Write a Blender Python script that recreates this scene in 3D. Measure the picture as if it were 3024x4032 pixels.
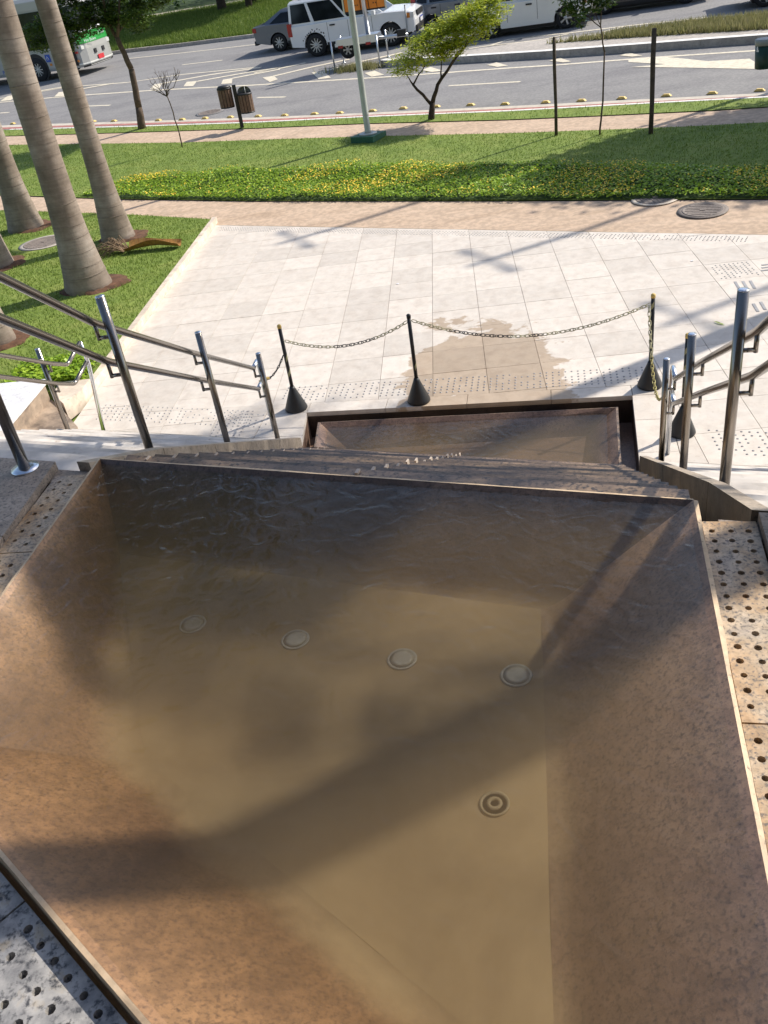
import bpy, math, random
import numpy as np
from mathutils import Matrix, Vector
random.seed(7); rng=np.random.default_rng(11)
scene=bpy.context.scene; COL=scene.collection
for o in list(bpy.data.objects): bpy.data.objects.remove(o)
R_=math.radians
# ---------------------------------------------------------------- camera
FPX=3397.0; PPX,PPY=1512.0,2016.0; HC=4.06
v1=np.array([183.,-2296.,FPX]); v3=np.array([820.,5093.,FPX])
Zw=-v3/np.linalg.norm(v3); Yw=v1-Zw*(v1@Zw); Yw/=np.linalg.norm(Yw); Xw=np.cross(Yw,Zw)
RM=np.stack([Xw,Yw,Zw])
cam=bpy.data.cameras.new('camera'); camo=bpy.data.objects.new('camera',cam); COL.objects.link(camo)
cx,cy,cz=RM@[1,0,0],RM@[0,-1,0],RM@[0,0,-1]
camo.matrix_world=Matrix(((cx[0],cy[0],cz[0],0),(cx[1],cy[1],cz[1],0),(cx[2],cy[2],cz[2],HC),(0,0,0,1)))
cam.sensor_fit='VERTICAL'; cam.sensor_height=36.0; cam.sensor_width=27.0; cam.lens=36.0*FPX/4032.0
cam.clip_start=.05; cam.clip_end=3000
scene.camera=camo
# ---------------------------------------------------------------- light
SUN_AZ,SUN_EL=R_(30),R_(42)
SD=np.array([math.cos(SUN_AZ)*math.cos(SUN_EL),math.sin(SUN_AZ)*math.cos(SUN_EL),math.sin(SUN_EL)])
w=bpy.data.worlds.new('World'); scene.world=w; w.use_nodes=True
nt=w.node_tree; bg=nt.nodes['Background']; sky=nt.nodes.new('ShaderNodeTexSky'); sky.sky_type='NISHITA'
sky.sun_disc=False; sky.sun_elevation=SUN_EL; sky.sun_rotation=R_(90)-SUN_AZ; sky.air_density=1.0; sky.dust_density=1.5
nt.links.new(sky.outputs[0],bg.inputs[0]); bg.inputs[1].default_value=.13
sl=bpy.data.lights.new('sun','SUN'); sl.energy=4.2; sl.angle=R_(.6); sl.color=(1,.93,.82)
slo=bpy.data.objects.new('sun',sl); COL.objects.link(slo); slo.rotation_euler=Vector(SD).to_track_quat('Z','Y').to_euler()
scene.view_settings.view_transform='Standard'; scene.view_settings.look='None'; scene.view_settings.exposure=0.5; scene.view_settings.gamma=1
scene.render.engine='CYCLES'
scene.cycles.transparent_max_bounces=16; scene.cycles.max_bounces=8; scene.cycles.volume_bounces=1
# ---------------------------------------------------------------- pixel -> place
TN=np.array([.435,.9004]); T0=12.75; TM=.04
def TZ(x,y): return TM*max(0.,x*TN[0]+y*TN[1]-T0)
def ray(x,y): return RM@np.array([x-PPX,y-PPY,FPX])
def PZ(x,y,z=0.):
    d=ray(x,y); s=(z-HC)/d[2]; return np.array([s*d[0],s*d[1],z])
def P(x,y,dz=0.):
    d=ray(x,y); s=(dz-HC)/d[2] if d[2]<0 else 1e9
    if s*(d[:2]@TN)>T0: s=(-TM*T0+dz-HC)/(d[2]-TM*(d[:2]@TN))
    return np.array([s*d[0],s*d[1],HC+s*d[2]])
S_=1659/3024
def U(x,y,dz=0.): return P(x/S_,y/S_,dz)
def CR(ox,oy,k): return lambda x,y,dz=-.045: P(ox+x/k,oy+y/k,dz)
c1=CR(0,0,1.659); c2=CR(1000,0,1.659); c3=CR(2000,0,1.62)
d2=CR(500,0,2.765); d3=CR(1000,0,2.552); d4=CR(1550,0,2.765); d5=CR(2000,0,3.016); d6=CR(2474,0,3.016)
# ---------------------------------------------------------------- helpers
def tag(o,label=None,cat=None,group=None,kind=None):
    if label:o['label']=label
    if cat:o['category']=cat
    if group:o['group']=group
    if kind:o['kind']=kind
    return o
def empty(name,loc=(0,0,0),rz=0,tilt=False):
    o=bpy.data.objects.new(name,None); COL.objects.link(o); o.empty_display_size=.1
    if tilt:
        up=Vector((-TM*TN[0],-TM*TN[1],1)).normalized(); fx=Vector((math.cos(rz),math.sin(rz),0)); fx=(fx-up*fx.dot(up)).normalized(); fy=up.cross(fx)
        o.matrix_world=Matrix(((fx.x,fy.x,up.x,loc[0]),(fx.y,fy.y,up.y,loc[1]),(fx.z,fy.z,up.z,loc[2]),(0,0,0,1)))
    else:
        o.location=loc; o.rotation_euler=(0,0,rz)
    return o
def thing(name,label,cat,loc=(0,0,0),rz=0,group=None,tilt=False): return tag(empty(name,loc,rz,tilt),label,cat,group)
class MB:
    def __init__(s): s.v=[];s.f=[];s.m=[];s.sm=[]
    def add(s,vs,fs,mi=0,smooth=False):
        b=len(s.v); s.v+= [tuple(map(float,q)) for q in vs]
        for f in fs: s.f.append([b+i for i in f]); s.m.append(mi); s.sm.append(smooth)
        return s
    def box(s,c,d,mi=0,M=None):
        x,y,z=d[0]/2,d[1]/2,d[2]/2
        vs=[(c[0]+a*x,c[1]+b*y,c[2]+e*z) for e in(-1,1) for a,b in((-1,-1),(1,-1),(1,1),(-1,1))]
        if M is not None: vs=[tuple(M@Vector(q)) for q in vs]
        return s.add(vs,[(3,2,1,0),(4,5,6,7),(0,1,5,4),(1,2,6,5),(2,3,7,6),(3,0,4,7)],mi)
    def prism(s,poly,z0,z1,mi=0,side=None):
        n=len(poly); zz=lambda z,i:z[i] if hasattr(z,'__len__') else z
        vs=[(p[0],p[1],zz(z0,i)) for i,p in enumerate(poly)]+[(p[0],p[1],zz(z1,i)) for i,p in enumerate(poly)]
        a=sum(poly[i][0]*poly[(i+1)%n][1]-poly[(i+1)%n][0]*poly[i][1] for i in range(n))
        top=list(range(n,2*n)); bot=list(range(n))[::-1]; sd=[(i,(i+1)%n,n+(i+1)%n,n+i) for i in range(n)]
        if a<0: top=top[::-1];bot=bot[::-1];sd=[q[::-1] for q in sd]
        s.add(vs,[top,bot],mi); 
        b=len(s.v)-2*n
        for q in sd: s.f.append([b+i for i in q]); s.m.append(mi if side is None else side); s.sm.append(False)
        return s
    def tube(s,pts,r,seg=10,mi=0,cap=True,smooth=True):
        pts=[Vector(p) for p in pts]; n=len(pts); rr=r if hasattr(r,'__len__') else [r]*n
        vs=[];prev=None
        for i,p in enumerate(pts):
            t=(pts[min(i+1,n-1)]-pts[max(i-1,0)]).normalized()
            if prev is None: a=t.orthogonal().normalized()
            else: a=(prev-t*prev.dot(t)).normalized()
            prev=a; b=t.cross(a)
            for j in range(seg):
                q=2*math.pi*j/seg; vs.append(p+rr[i]*(math.cos(q)*a+math.sin(q)*b))
        fs=[(i*seg+j,i*seg+(j+1)%seg,(i+1)*seg+(j+1)%seg,(i+1)*seg+j) for i in range(n-1) for j in range(seg)]
        s.add(vs,fs,mi,smooth)
        if cap:
            b=len(s.v)-n*seg
            s.f.append([b+j for j in range(seg)][::-1]);s.m.append(mi);s.sm.append(False)
            s.f.append([b+(n-1)*seg+j for j in range(seg)]);s.m.append(mi);s.sm.append(False)
        return s
    def lathe(s,prof,seg=24,mi=0,c=(0,0,0),smooth=True,cap=True):
        n=len(prof); vs=[(c[0]+r*math.cos(2*math.pi*j/seg),c[1]+r*math.sin(2*math.pi*j/seg),c[2]+z) for r,z in prof for j in range(seg)]
        fs=[(i*seg+j,i*seg+(j+1)%seg,(i+1)*seg+(j+1)%seg,(i+1)*seg+j) for i in range(n-1) for j in range(seg)]
        s.add(vs,fs,mi,smooth)
        b=len(s.v)-n*seg
        if cap and prof[0][0]>1e-4: s.f.append([b+j for j in range(seg)][::-1]);s.m.append(mi);s.sm.append(False)
        if cap and prof[-1][0]>1e-4: s.f.append([b+(n-1)*seg+j for j in range(seg)]);s.m.append(mi);s.sm.append(False)
        return s
    def mesh(s,name,mats):
        me=bpy.data.meshes.new(name); me.from_pydata(s.v,[],s.f)
        for m in (mats if isinstance(mats,(list,tuple)) else [mats]): me.materials.append(m)
        me.polygons.foreach_set('material_index',s.m); me.polygons.foreach_set('use_smooth',s.sm); me.update(); return me
    def build(s,name,mats,parent=None,loc=None,rot=None):
        o=bpy.data.objects.new(name,s.mesh(name,mats)); COL.objects.link(o)
        if parent is not None:o.parent=parent
        if loc is not None:o.location=loc
        if rot is not None:o.rotation_euler=rot
        return o
def inst(name,me,parent=None,loc=(0,0,0),rot=(0,0,0),sc=None):
    o=bpy.data.objects.new(name,me); COL.objects.link(o); o.location=loc; o.rotation_euler=rot
    if sc is not None:o.scale=sc if hasattr(sc,'__len__') else (sc,)*3
    if parent is not None:o.parent=parent
    return o
def copy_tree(o,parent=None):
    c=o.copy(); COL.objects.link(c); c.parent=parent
    for ch in list(o.children): copy_tree(ch,c)
    return c
def npmesh(name,V,F,mats,midx=None,smooth=False):
    V=np.asarray(V,dtype=np.float32); F=np.asarray(F,dtype=np.int32); k=F.shape[1]
    me=bpy.data.meshes.new(name); me.vertices.add(len(V)); me.vertices.foreach_set('co',V.ravel())
    me.loops.add(F.size); me.loops.foreach_set('vertex_index',F.ravel()); me.polygons.add(len(F))
    me.polygons.foreach_set('loop_start',np.arange(0,F.size,k,dtype=np.int32)); me.polygons.foreach_set('loop_total',np.full(len(F),k,dtype=np.int32))
    for m in (mats if isinstance(mats,(list,tuple)) else [mats]): me.materials.append(m)
    if midx is not None: me.polygons.foreach_set('material_index',np.asarray(midx,dtype=np.int32))
    me.update(calc_edges=True); me.validate(); return me
def clip(poly,a,b,c):   # keep a*x+b*y>=c
    out=[]
    for i in range(len(poly)):
        p,q=poly[i],poly[(i+1)%len(poly)]; dp,dq=a*p[0]+b*p[1]-c,a*q[0]+b*q[1]-c
        if dp>=0: out.append(p)
        if (dp>=0)!=(dq>=0):
            t=dp/(dp-dq); out.append((p[0]+t*(q[0]-p[0]),p[1]+t*(q[1]-p[1])))
    return out
def area(poly): return abs(sum(poly[i][0]*poly[(i+1)%len(poly)][1]-poly[(i+1)%len(poly)][0]*poly[i][1] for i in range(len(poly))))/2 if len(poly)>2 else 0
def inpoly(X,Y,poly):
    r=np.zeros(len(X),bool); n=len(poly)
    for i in range(n):
        x0,y0=poly[i][:2];x1,y1=poly[(i+1)%n][:2]
        if y0==y1: continue
        c=((y0>Y)!=(y1>Y))&(X<(x1-x0)*(Y-y0)/(y1-y0)+x0); r^=c
    return r
# ---------------------------------------------------------------- materials
def newmat(name):
    m=bpy.data.materials.new(name); m.use_nodes=True; n=m.node_tree; return m,n,n.nodes['Principled BSDF']
def _noise(n,scale,detail=4,rough=.55,vec=None,dist=0):
    t=n.nodes.new('ShaderNodeTexNoise'); t.inputs['Scale'].default_value=scale; t.inputs['Detail'].default_value=detail; t.inputs['Roughness'].default_value=rough; t.inputs['Distortion'].default_value=dist
    if vec is not None: n.links.new(vec,t.inputs['Vector'])
    return t
def _pos(n): return n.nodes.new('ShaderNodeNewGeometry').outputs['Position']
def _ramp(n,fac,stops):
    r=n.nodes.new('ShaderNodeValToRGB'); e=r.color_ramp.elements
    while len(e)<len(stops): e.new(.5)
    for i,(p,c) in enumerate(stops): e[i].position=p; e[i].color=(*c,1)
    n.links.new(fac,r.inputs[0]); return r.outputs[0]
def _mix(n,fac,a,b,mode='MIX'):
    m=n.nodes.new('ShaderNodeMix'); m.data_type='RGBA'; m.blend_type=mode
    for i,s in ((0,fac),(6,a),(7,b)):
        if hasattr(s,'is_linked'): n.links.new(s,m.inputs[i])
        else: m.inputs[i].default_value=s if i==0 else (*s,1)
    return m.outputs[2]
def _bump(n,h,strength,dist,bsdf):
    b=n.nodes.new('ShaderNodeBump'); b.inputs['Strength'].default_value=strength; b.inputs['Distance'].default_value=dist
    n.links.new(h,b.inputs['Height']); n.links.new(b.outputs[0],bsdf.inputs['Normal']); return b
def simple(name,col,rough=.5,metal=0,var=.12,scale=6,bump=0,spec=.5,bscale=None):
    m,n,b=newmat(name); b.inputs['Roughness'].default_value=rough; b.inputs['Metallic'].default_value=metal; b.inputs['Specular IOR Level'].default_value=spec
    ps=_pos(n); t=_noise(n,scale,5,.6,ps)
    d=tuple(max(0,c*(1-var)) for c in col); l=tuple(min(1,c*(1+var)) for c in col)
    n.links.new(_ramp(n,t.outputs[0],[(.3,d),(.7,l)]),b.inputs['Base Color'])
    if bump: 
        t2=_noise(n,bscale or scale*8,3,.6,ps); _bump(n,t2.outputs[0],bump,.01,b)
    return m
def stone(name,cols,speck,big=2.,fine=60.,thr=(.56,.68),rough=.55,bump=.15,rand=0.,spec=.4,streak=None,wet=None,silt=None,grain=.7):
    m,n,b=newmat(name); b.inputs['Specular IOR Level'].default_value=spec
    ps=_pos(n); v=ps
    if streak:
        mp=n.nodes.new('ShaderNodeMapping'); mp.inputs['Scale'].default_value=streak; n.links.new(ps,mp.inputs[0]); v=mp.outputs[0]
    t=_noise(n,big,6,.62,v,.4); k=len(cols)
    base=_ramp(n,t.outputs[0],[(.3+.4*i/max(1,k-1),c) for i,c in enumerate(cols)])
    s=_noise(n,fine,3,.65,ps); f=_ramp(n,s.outputs[0],[(thr[0],(0,0,0)),(thr[1],(1,1,1))])
    col=_mix(n,f,base,speck)
    s3=_noise(n,fine*.33,3,.65,ps); f3=_ramp(n,s3.outputs[0],[(.42,(.78,.78,.78)),(.6,(1.12,1.1,1.08))]); col=_mix(n,grain,col,f3,'MULTIPLY')
    if rand:
        oi=n.nodes.new('ShaderNodeObjectInfo'); rr=_ramp(n,oi.outputs['Random'],[(0,(1-rand,1-rand,1-rand*1.1)),(1,(1+rand*.5,1+rand*.5,1+rand*.4))]); col=_mix(n,1.,col,rr,'MULTIPLY')
    if wet:   # wet: darkened shape with its own outline, (mask output fn)
        wm=wet(n,ps); col=_mix(n,wm,col,_mix(n,1.,col,(.68,.59,.49),'MULTIPLY'))
    if silt:   # fine sediment lying on the lower part of the sloping walls
        sx=n.nodes.new('ShaderNodeSeparateXYZ'); n.links.new(ps,sx.inputs[0]); tn=_noise(n,3.5,4,.6,ps); ad=n.nodes.new('ShaderNodeMath'); ad.operation='MULTIPLY_ADD'; n.links.new(tn.outputs[0],ad.inputs[0]); ad.inputs[1].default_value=-.12; n.links.new(sx.outputs[2],ad.inputs[2])
        mr=n.nodes.new('ShaderNodeMapRange'); mr.interpolation_type='SMOOTHSTEP'; mr.inputs[1].default_value=silt-.05; mr.inputs[2].default_value=silt+.05; mr.inputs[3].default_value=1; mr.inputs[4].default_value=0; n.links.new(ad.outputs[0],mr.inputs[0]); tf=_noise(n,2.,6,.62,ps,.4); col=_mix(n,mr.outputs[0],col,_ramp(n,tf.outputs[0],[(.3,(.33,.24,.13)),(.5,(.45,.335,.185)),(.7,(.53,.395,.22))]))
    n.links.new(col,b.inputs['Base Color']); b.inputs['Roughness'].default_value=rough
    if bump: _bump(n,s.outputs[0],bump,.004,b)
    return m
def metal(name,col,rough=.2):
    m,n,b=newmat(name); b.inputs['Base Color'].default_value=(*col,1); b.inputs['Metallic'].default_value=1
    mp=n.nodes.new('ShaderNodeMapping'); mp.inputs['Scale'].default_value=(30,30,4); n.links.new(_pos(n),mp.inputs[0])
    t=_noise(n,6,4,.6,mp.outputs[0]); r=n.nodes.new('ShaderNodeMapRange'); r.inputs[3].default_value=rough*.85; r.inputs[4].default_value=rough*1.15
    n.links.new(t.outputs[0],r.inputs[0]); n.links.new(r.outputs[0],b.inputs['Roughness']); return m
def leafmat(name,cols,rough=.5,trans=.25):
    m,n,b=newmat(name); oi=n.nodes.new('ShaderNodeNewGeometry')
    t=_noise(n,1.3,3,.6,oi.outputs['Position']); a=n.nodes.new('ShaderNodeMath'); a.operation='MULTIPLY_ADD'; n.links.new(oi.outputs['Random Per Island'],a.inputs[0]); a.inputs[1].default_value=.6
    a2=n.nodes.new('ShaderNodeMath'); a2.operation='MULTIPLY'; n.links.new(t.outputs[0],a2.inputs[0]); a2.inputs[1].default_value=.5; n.links.new(a2.outputs[0],a.inputs[2])
    c=_ramp(n,a.outputs[0],[(.1+.8*i/(len(cols)-1),q) for i,q in enumerate(cols)]); n.links.new(c,b.inputs['Base Color']); b.inputs['Roughness'].default_value=rough; b.inputs['Specular IOR Level'].default_value=.25
    tr=n.nodes.new('ShaderNodeBsdfTranslucent'); n.links.new(c,tr.inputs[0]); mx=n.nodes.new('ShaderNodeMixShader'); mx.inputs[0].default_value=trans
    n.links.new(b.outputs[0],mx.inputs[1]); n.links.new(tr.outputs[0],mx.inputs[2]); n.links.new(mx.outputs[0],n.nodes['Material Output'].inputs[0]); return m
M={}
M['asphalt']=stone('asphalt',[(.17,.165,.17),(.22,.215,.215),(.25,.245,.24)],(.32,.31,.30),big=.35,fine=45,thr=(.58,.75),rough=.85,bump=.1,streak=(1.2,2.6,1))
M['paint']=simple('road_paint',(.62,.56,.44),.7,var=.2,scale=9)
M['red_paint']=simple('red_lane_paint',(.36,.15,.13),.85,var=.3,scale=8)
M['cream_paint']=simple('cream_strip',(.50,.45,.38),.8,var=.15,scale=5)
M['yellow']=simple('yellow_plastic',(.64,.45,.13),.6,var=.25,scale=12)
M['concrete']=stone('sidewalk_concrete',[(.42,.31,.22),(.50,.375,.275),(.54,.41,.305)],(.40,.30,.22),big=.9,fine=30,thr=(.62,.8),rough=.85,bump=.08,streak=(1,3,1))
M['concrete_grey']=stone('grey_concrete',[(.36,.33,.30),(.46,.42,.38)],(.3,.28,.25),big=.9,fine=25,rough=.9,bump=.1)
M['white_kerb']=simple('white_kerb_paint',(.72,.70,.66),.7,var=.1)
def wetmask(n,ps):
    # soaked patch spilling out of the lower pool
    mp=n.nodes.new('ShaderNodeMapping'); mp.inputs['Location'].default_value=(-.15,-8.55,0); mp.vector_type='POINT'; n.links.new(ps,mp.inputs[0])
    sc=n.nodes.new('ShaderNodeVectorMath'); sc.operation='MULTIPLY'; n.links.new(mp.outputs[0],sc.inputs[0]); sc.inputs[1].default_value=(.95,.56,0)
    ln=n.nodes.new('ShaderNodeVectorMath'); ln.operation='LENGTH'; n.links.new(sc.outputs[0],ln.inputs[0])
    t=_noise(n,1.9,5,.6,ps,.3); a=n.nodes.new('ShaderNodeMath'); a.operation='MULTIPLY_ADD'; n.links.new(t.outputs[0],a.inputs[0]); a.inputs[1].default_value=1.9; n.links.new(ln.outputs['Value'],a.inputs[2])
    return _ramp(n,a.outputs[0],[(0,(1,1,1)),(.5,(1,1,1))]) if False else _ramp_hard(n,a.outputs[0],1.74)
def _ramp_hard(n,v,at):
    r=n.nodes.new('ShaderNodeMapRange'); r.inputs[1].default_value=at-.03; r.inputs[2].default_value=at+.03; r.inputs[3].default_value=1; r.inputs[4].default_value=0; n.links.new(v,r.inputs[0]); return r.outputs[0]
M['tile']=stone('cream_marble_tile',[(.55,.485,.425),(.62,.56,.50),(.65,.595,.54)],(.48,.40,.33),big=4.2,fine=24,thr=(.60,.80),rough=.5,bump=.04,rand=.11,grain=.22,wet=wetmask,streak=(1.5,1.2,1))
M['grout']=stone('grout_bed',[(.46,.385,.315),(.54,.46,.385)],(.42,.35,.29),fine=20,rough=.9,bump=0,wet=wetmask)
M['stud_hole']=simple('tactile_stud_steel',(.34,.33,.33),.45,metal=.4,var=.2)
M['granite']=stone('tan_granite',[(.25,.20,.155),(.36,.295,.24),(.42,.355,.30)],(.12,.10,.09),big=3,fine=95,thr=(.52,.64),rough=.5,bump=.12,rand=.06)
M['perf']=stone('pitted_granite',[(.30,.18,.09),(.44,.31,.19),(.48,.39,.29),(.26,.235,.23)],(.13,.115,.105),big=4.5,fine=85,thr=(.50,.66),rough=.5,bump=.2,rand=.1)
M['perf_l']=stone('grey_pitted_granite',[(.09,.09,.10),(.24,.235,.235),(.40,.385,.37),(.38,.30,.19)],(.07,.07,.075),big=9,fine=55,thr=(.50,.66),rough=.5,bump=.2,rand=.06)
M['rim']=stone('pale_cut_edge',[(.50,.36,.23),(.66,.50,.33)],(.2,.14,.1),big=8,fine=50,thr=(.6,.72),rough=.6,bump=.2)
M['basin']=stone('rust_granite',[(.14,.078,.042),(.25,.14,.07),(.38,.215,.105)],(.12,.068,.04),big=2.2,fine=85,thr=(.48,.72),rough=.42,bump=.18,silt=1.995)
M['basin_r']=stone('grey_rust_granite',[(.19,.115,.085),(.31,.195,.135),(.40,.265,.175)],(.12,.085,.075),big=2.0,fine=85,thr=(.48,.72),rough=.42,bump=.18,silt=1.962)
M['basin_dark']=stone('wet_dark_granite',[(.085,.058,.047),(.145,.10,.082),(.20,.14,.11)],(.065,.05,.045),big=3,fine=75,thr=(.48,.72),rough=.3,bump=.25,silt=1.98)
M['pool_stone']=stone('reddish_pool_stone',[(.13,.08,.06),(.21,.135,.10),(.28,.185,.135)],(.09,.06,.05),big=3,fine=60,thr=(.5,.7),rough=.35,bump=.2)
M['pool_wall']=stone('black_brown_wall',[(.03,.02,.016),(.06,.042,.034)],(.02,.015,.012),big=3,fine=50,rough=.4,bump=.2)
M['floor']=stone('silted_floor',[(.33,.24,.13),(.45,.335,.185),(.53,.395,.22)],(.34,.26,.15),big=2.,fine=10,thr=(.64,.9),rough=.7,bump=.1,grain=.2)
M['step']=stone('cascade_stone',[(.10,.072,.058),(.19,.135,.10),(.31,.215,.14)],(.06,.05,.045),big=3.5,fine=45,thr=(.50,.66),rough=.35,bump=.4,rand=.45,streak=(1,2.5,1))
M['mortar']=simple('pale_mortar',(.46,.38,.31),.7,var=.15,scale=30)
M['stair']=stone('white_stair_stone',[(.50,.45,.40),(.62,.57,.52),(.68,.64,.6)],(.4,.34,.28),big=3,fine=14,thr=(.62,.78),rough=.5,bump=.05,rand=.08)
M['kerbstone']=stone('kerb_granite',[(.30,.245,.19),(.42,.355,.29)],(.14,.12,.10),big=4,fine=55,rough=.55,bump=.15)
M['kerb_side']=stone('shaded_kerb_side',[(.07,.06,.045),(.14,.115,.085)],(.05,.045,.035),big=4,fine=40,rough=.7,bump=.15)  # kerb granite darkened: shade of the inner face put into the colour
M['white_stone']=stone('white_stone',[(.66,.66,.68),(.76,.76,.78)],(.5,.5,.52),big=4,fine=40,rough=.7,bump=.2)
M['brown_stone']=stone('stained_brown_stone',[(.13,.10,.08),(.36,.28,.21),(.42,.33,.25)],(.28,.22,.17),big=2.5,fine=20,rough=.6,bump=.1)
M['pink']=stone('edging_marble',[(.62,.52,.42),(.74,.645,.54)],(.55,.45,.36),big=2.5,fine=14,rough=.55,bump=.05,rand=.06)
M['steel']=metal('brushed_steel',(.27,.245,.22),.24)
M['steel_cap']=metal('bright_steel_cap',(.72,.74,.78),.25)
M['black']=simple('black_plastic',(.012,.013,.015),.45,var=.2,scale=20)
M['black_metal']=simple('black_metal',(.018,.018,.02),.5,var=.2,scale=20)
M['stripe']=simple('olive_stripe',(.30,.29,.16),.5,var=.15,scale=20)
M['chain_y']=simple('yellow_chain_plastic',(.42,.36,.12),.45,var=.15,scale=30)
M['chain_g']=simple('pale_chain_plastic',(.46,.43,.26),.45,var=.15,scale=30)
M['soil']=stone('red_soil',[(.07,.035,.02),(.16,.08,.045)],(.05,.03,.02),big=6,fine=30,rough=.95,bump=.6)
M['lawn']=stone('lawn_ground',[(.115,.175,.028),(.165,.23,.042),(.22,.26,.06)],(.14,.11,.05),big=1.1,fine=28,thr=(.66,.8),rough=.95,bump=.3)
M['blade']=leafmat('grass_blade',[(.11,.185,.026),(.18,.265,.043),(.27,.325,.078)],.6,.3)
M['blade_far']=leafmat('verge_grass_blade',[(.06,.11,.015),(.12,.19,.03),(.22,.27,.06)],.6,.35)
M['blade_dry']=leafmat('dry_verge_blade',[(.16,.18,.06),(.28,.27,.11),(.36,.32,.17)],.7,.3)
M['cover']=leafmat('ground_cover_leaf',[(.12,.22,.014),(.26,.41,.034),(.42,.56,.06)],.45,.3)
M['flower']=simple('yellow_petal',(.85,.58,.03),.6,var=.1)
M['cover_base']=stone('ground_cover_soil',[(.02,.045,.008),(.05,.09,.015)],(.02,.02,.01),fine=20,rough=.95,bump=.4)
def palm_mat():
    m,n,b=newmat('palm_bark'); ps=_pos(n)
    t=_noise(n,2.2,6,.65,ps); base=_ramp(n,t.outputs[0],[(.28,(.14,.108,.082)),(.5,(.24,.195,.158)),(.72,(.36,.315,.275))])
    mp=n.nodes.new('ShaderNodeMapping'); mp.inputs['Scale'].default_value=(1,1,14); n.links.new(ps,mp.inputs[0])
    t2=_noise(n,2.5,4,.6,mp.outputs[0]); base=_mix(n,.55,base,_ramp(n,t2.outputs[0],[(.35,(.72,.7,.68)),(.65,(1.1,1.08,1.05))]),'MULTIPLY')
    t3=_noise(n,40,4,.7,ps)
    n.links.new(base,b.inputs['Base Color']); b.inputs['Roughness'].default_value=.85; _bump(n,t3.outputs[0],.3,.01,b); return m
M['palm']=palm_mat()
M['palm_ring']=simple('palm_leaf_scar',(.19,.155,.125),.9,var=.3,scale=20)
M['frond']=leafmat('palm_frond',[(.03,.07,.012),(.06,.12,.02),(.10,.17,.03)],.45,.2)
M['bark']=stone('brown_bark',[(.07,.05,.035),(.14,.10,.07)],(.04,.03,.02),big=8,fine=60,rough=.9,bump=.6)
M['bark_dark']=stone('dark_bark',[(.03,.022,.015),(.07,.05,.035)],(.02,.015,.01),big=8,fine=60,rough=.9,bump=.6)
M['leaf_y']=leafmat('yellow_green_leaflet',[(.18,.26,.014),(.40,.48,.04),(.62,.62,.08)],.5,.35)
M['leaf_d']=leafmat('dark_leaflet',[(.03,.07,.01),(.07,.13,.018),(.15,.21,.03)],.5,.3)
M['leaf_s']=leafmat('glossy_sapling_leaf',[(.02,.05,.01),(.05,.10,.02),(.10,.16,.03)],.3,.2)
M['leaf_far']=leafmat('far_tree_leaf',[(.02,.045,.01),(.04,.085,.014),(.08,.14,.025)],.6,.25)
M['stake']=stone('weathered_stake',[(.06,.045,.035),(.11,.085,.06)],(.03,.025,.02),big=9,fine=60,rough=.9,bump=.4)
M['pole']=simple('galvanised_pole',(.44,.46,.43),.45,metal=.15,var=.1,scale=7)
M['green_base']=simple('green_painted_plinth',(.015,.10,.055),.6,var=.25,scale=9)
M['wood']=stone('bin_slat_wood',[(.13,.08,.055),(.20,.125,.085)],(.09,.06,.04),big=6,fine=50,rough=.7,bump=.15,rand=.15)
M['green_bin']=simple('dark_green_plastic',(.006,.035,.022),.4,var=.2)
M['iron']=stone('cast_iron',[(.16,.135,.12),(.26,.22,.195)],(.08,.07,.065),big=7,fine=60,rough=.7,bump=.3)
M['sheath']=stone('dry_palm_sheath',[(.28,.13,.035),(.42,.22,.06),(.30,.22,.08)],(.16,.08,.03),big=5,fine=30,rough=.7,bump=.1,streak=(6,1,1))
M['straw']=simple('dry_straw',(.22,.15,.09),.8,var=.3,scale=20)
def carpaint(name,col,rough=.25,metal=0):
    m,n,b=newmat(name); t=_noise(n,1.2,3,.5,_pos(n)); n.links.new(_ramp(n,t.outputs[0],[(.3,tuple(c*.94 for c in col)),(.7,col)]),b.inputs['Base Color'])
    b.inputs['Roughness'].default_value=rough; b.inputs['Metallic'].default_value=metal; b.inputs['Coat Weight'].default_value=.6; b.inputs['Coat Roughness'].default_value=.06; return m
M['car_white']=carpaint('white_paint',(.78,.78,.78)); M['car_grey']=carpaint('slate_grey_paint',(.12,.135,.16),.3,.3); M['car_hatch']=carpaint('blue_grey_paint',(.20,.225,.25),.3,.3); M['car_black']=carpaint('black_paint',(.02,.022,.024)); M['car_silver']=carpaint('silver_paint',(.42,.44,.46),.3,.2)
M['car_white2']=carpaint('warm_white_paint',(.70,.70,.66))
def glassdark(name,col=(.008,.01,.012)):
    m,n,b=newmat(name); b.inputs['Base Color'].default_value=(*col,1); b.inputs['Roughness'].default_value=.08; b.inputs['Specular IOR Level'].default_value=.3
    t=_noise(n,3,2,.5,_pos(n)); n.links.new(_ramp(n,t.outputs[0],[(.3,col),(.7,tuple(c*2 for c in col))]),b.inputs['Base Color']); return m
M['tint']=glassdark('tinted_glass'); M['tyre']=simple('tyre_rubber',(.013,.013,.014),.8,var=.3,scale=20); M['alloy']=simple('alloy_rim',(.52,.51,.48),.35,metal=.2,var=.1)
M['rimdark']=simple('rim_recess',(.02,.02,.02),.7); M['red_lens']=simple('red_lamp_lens',(.35,.02,.02),.2); M['amber']=simple('amber_lens',(.6,.2,.03),.25); M['lamp']=simple('headlamp_glass',(.6,.6,.58),.15)
M['trim']=simple('black_trim',(.015,.015,.016),.6); M['plate']=simple('white_plate',(.7,.7,.72),.4); M['plate_b']=simple('blue_plate_band',(.03,.06,.35),.4)
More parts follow.
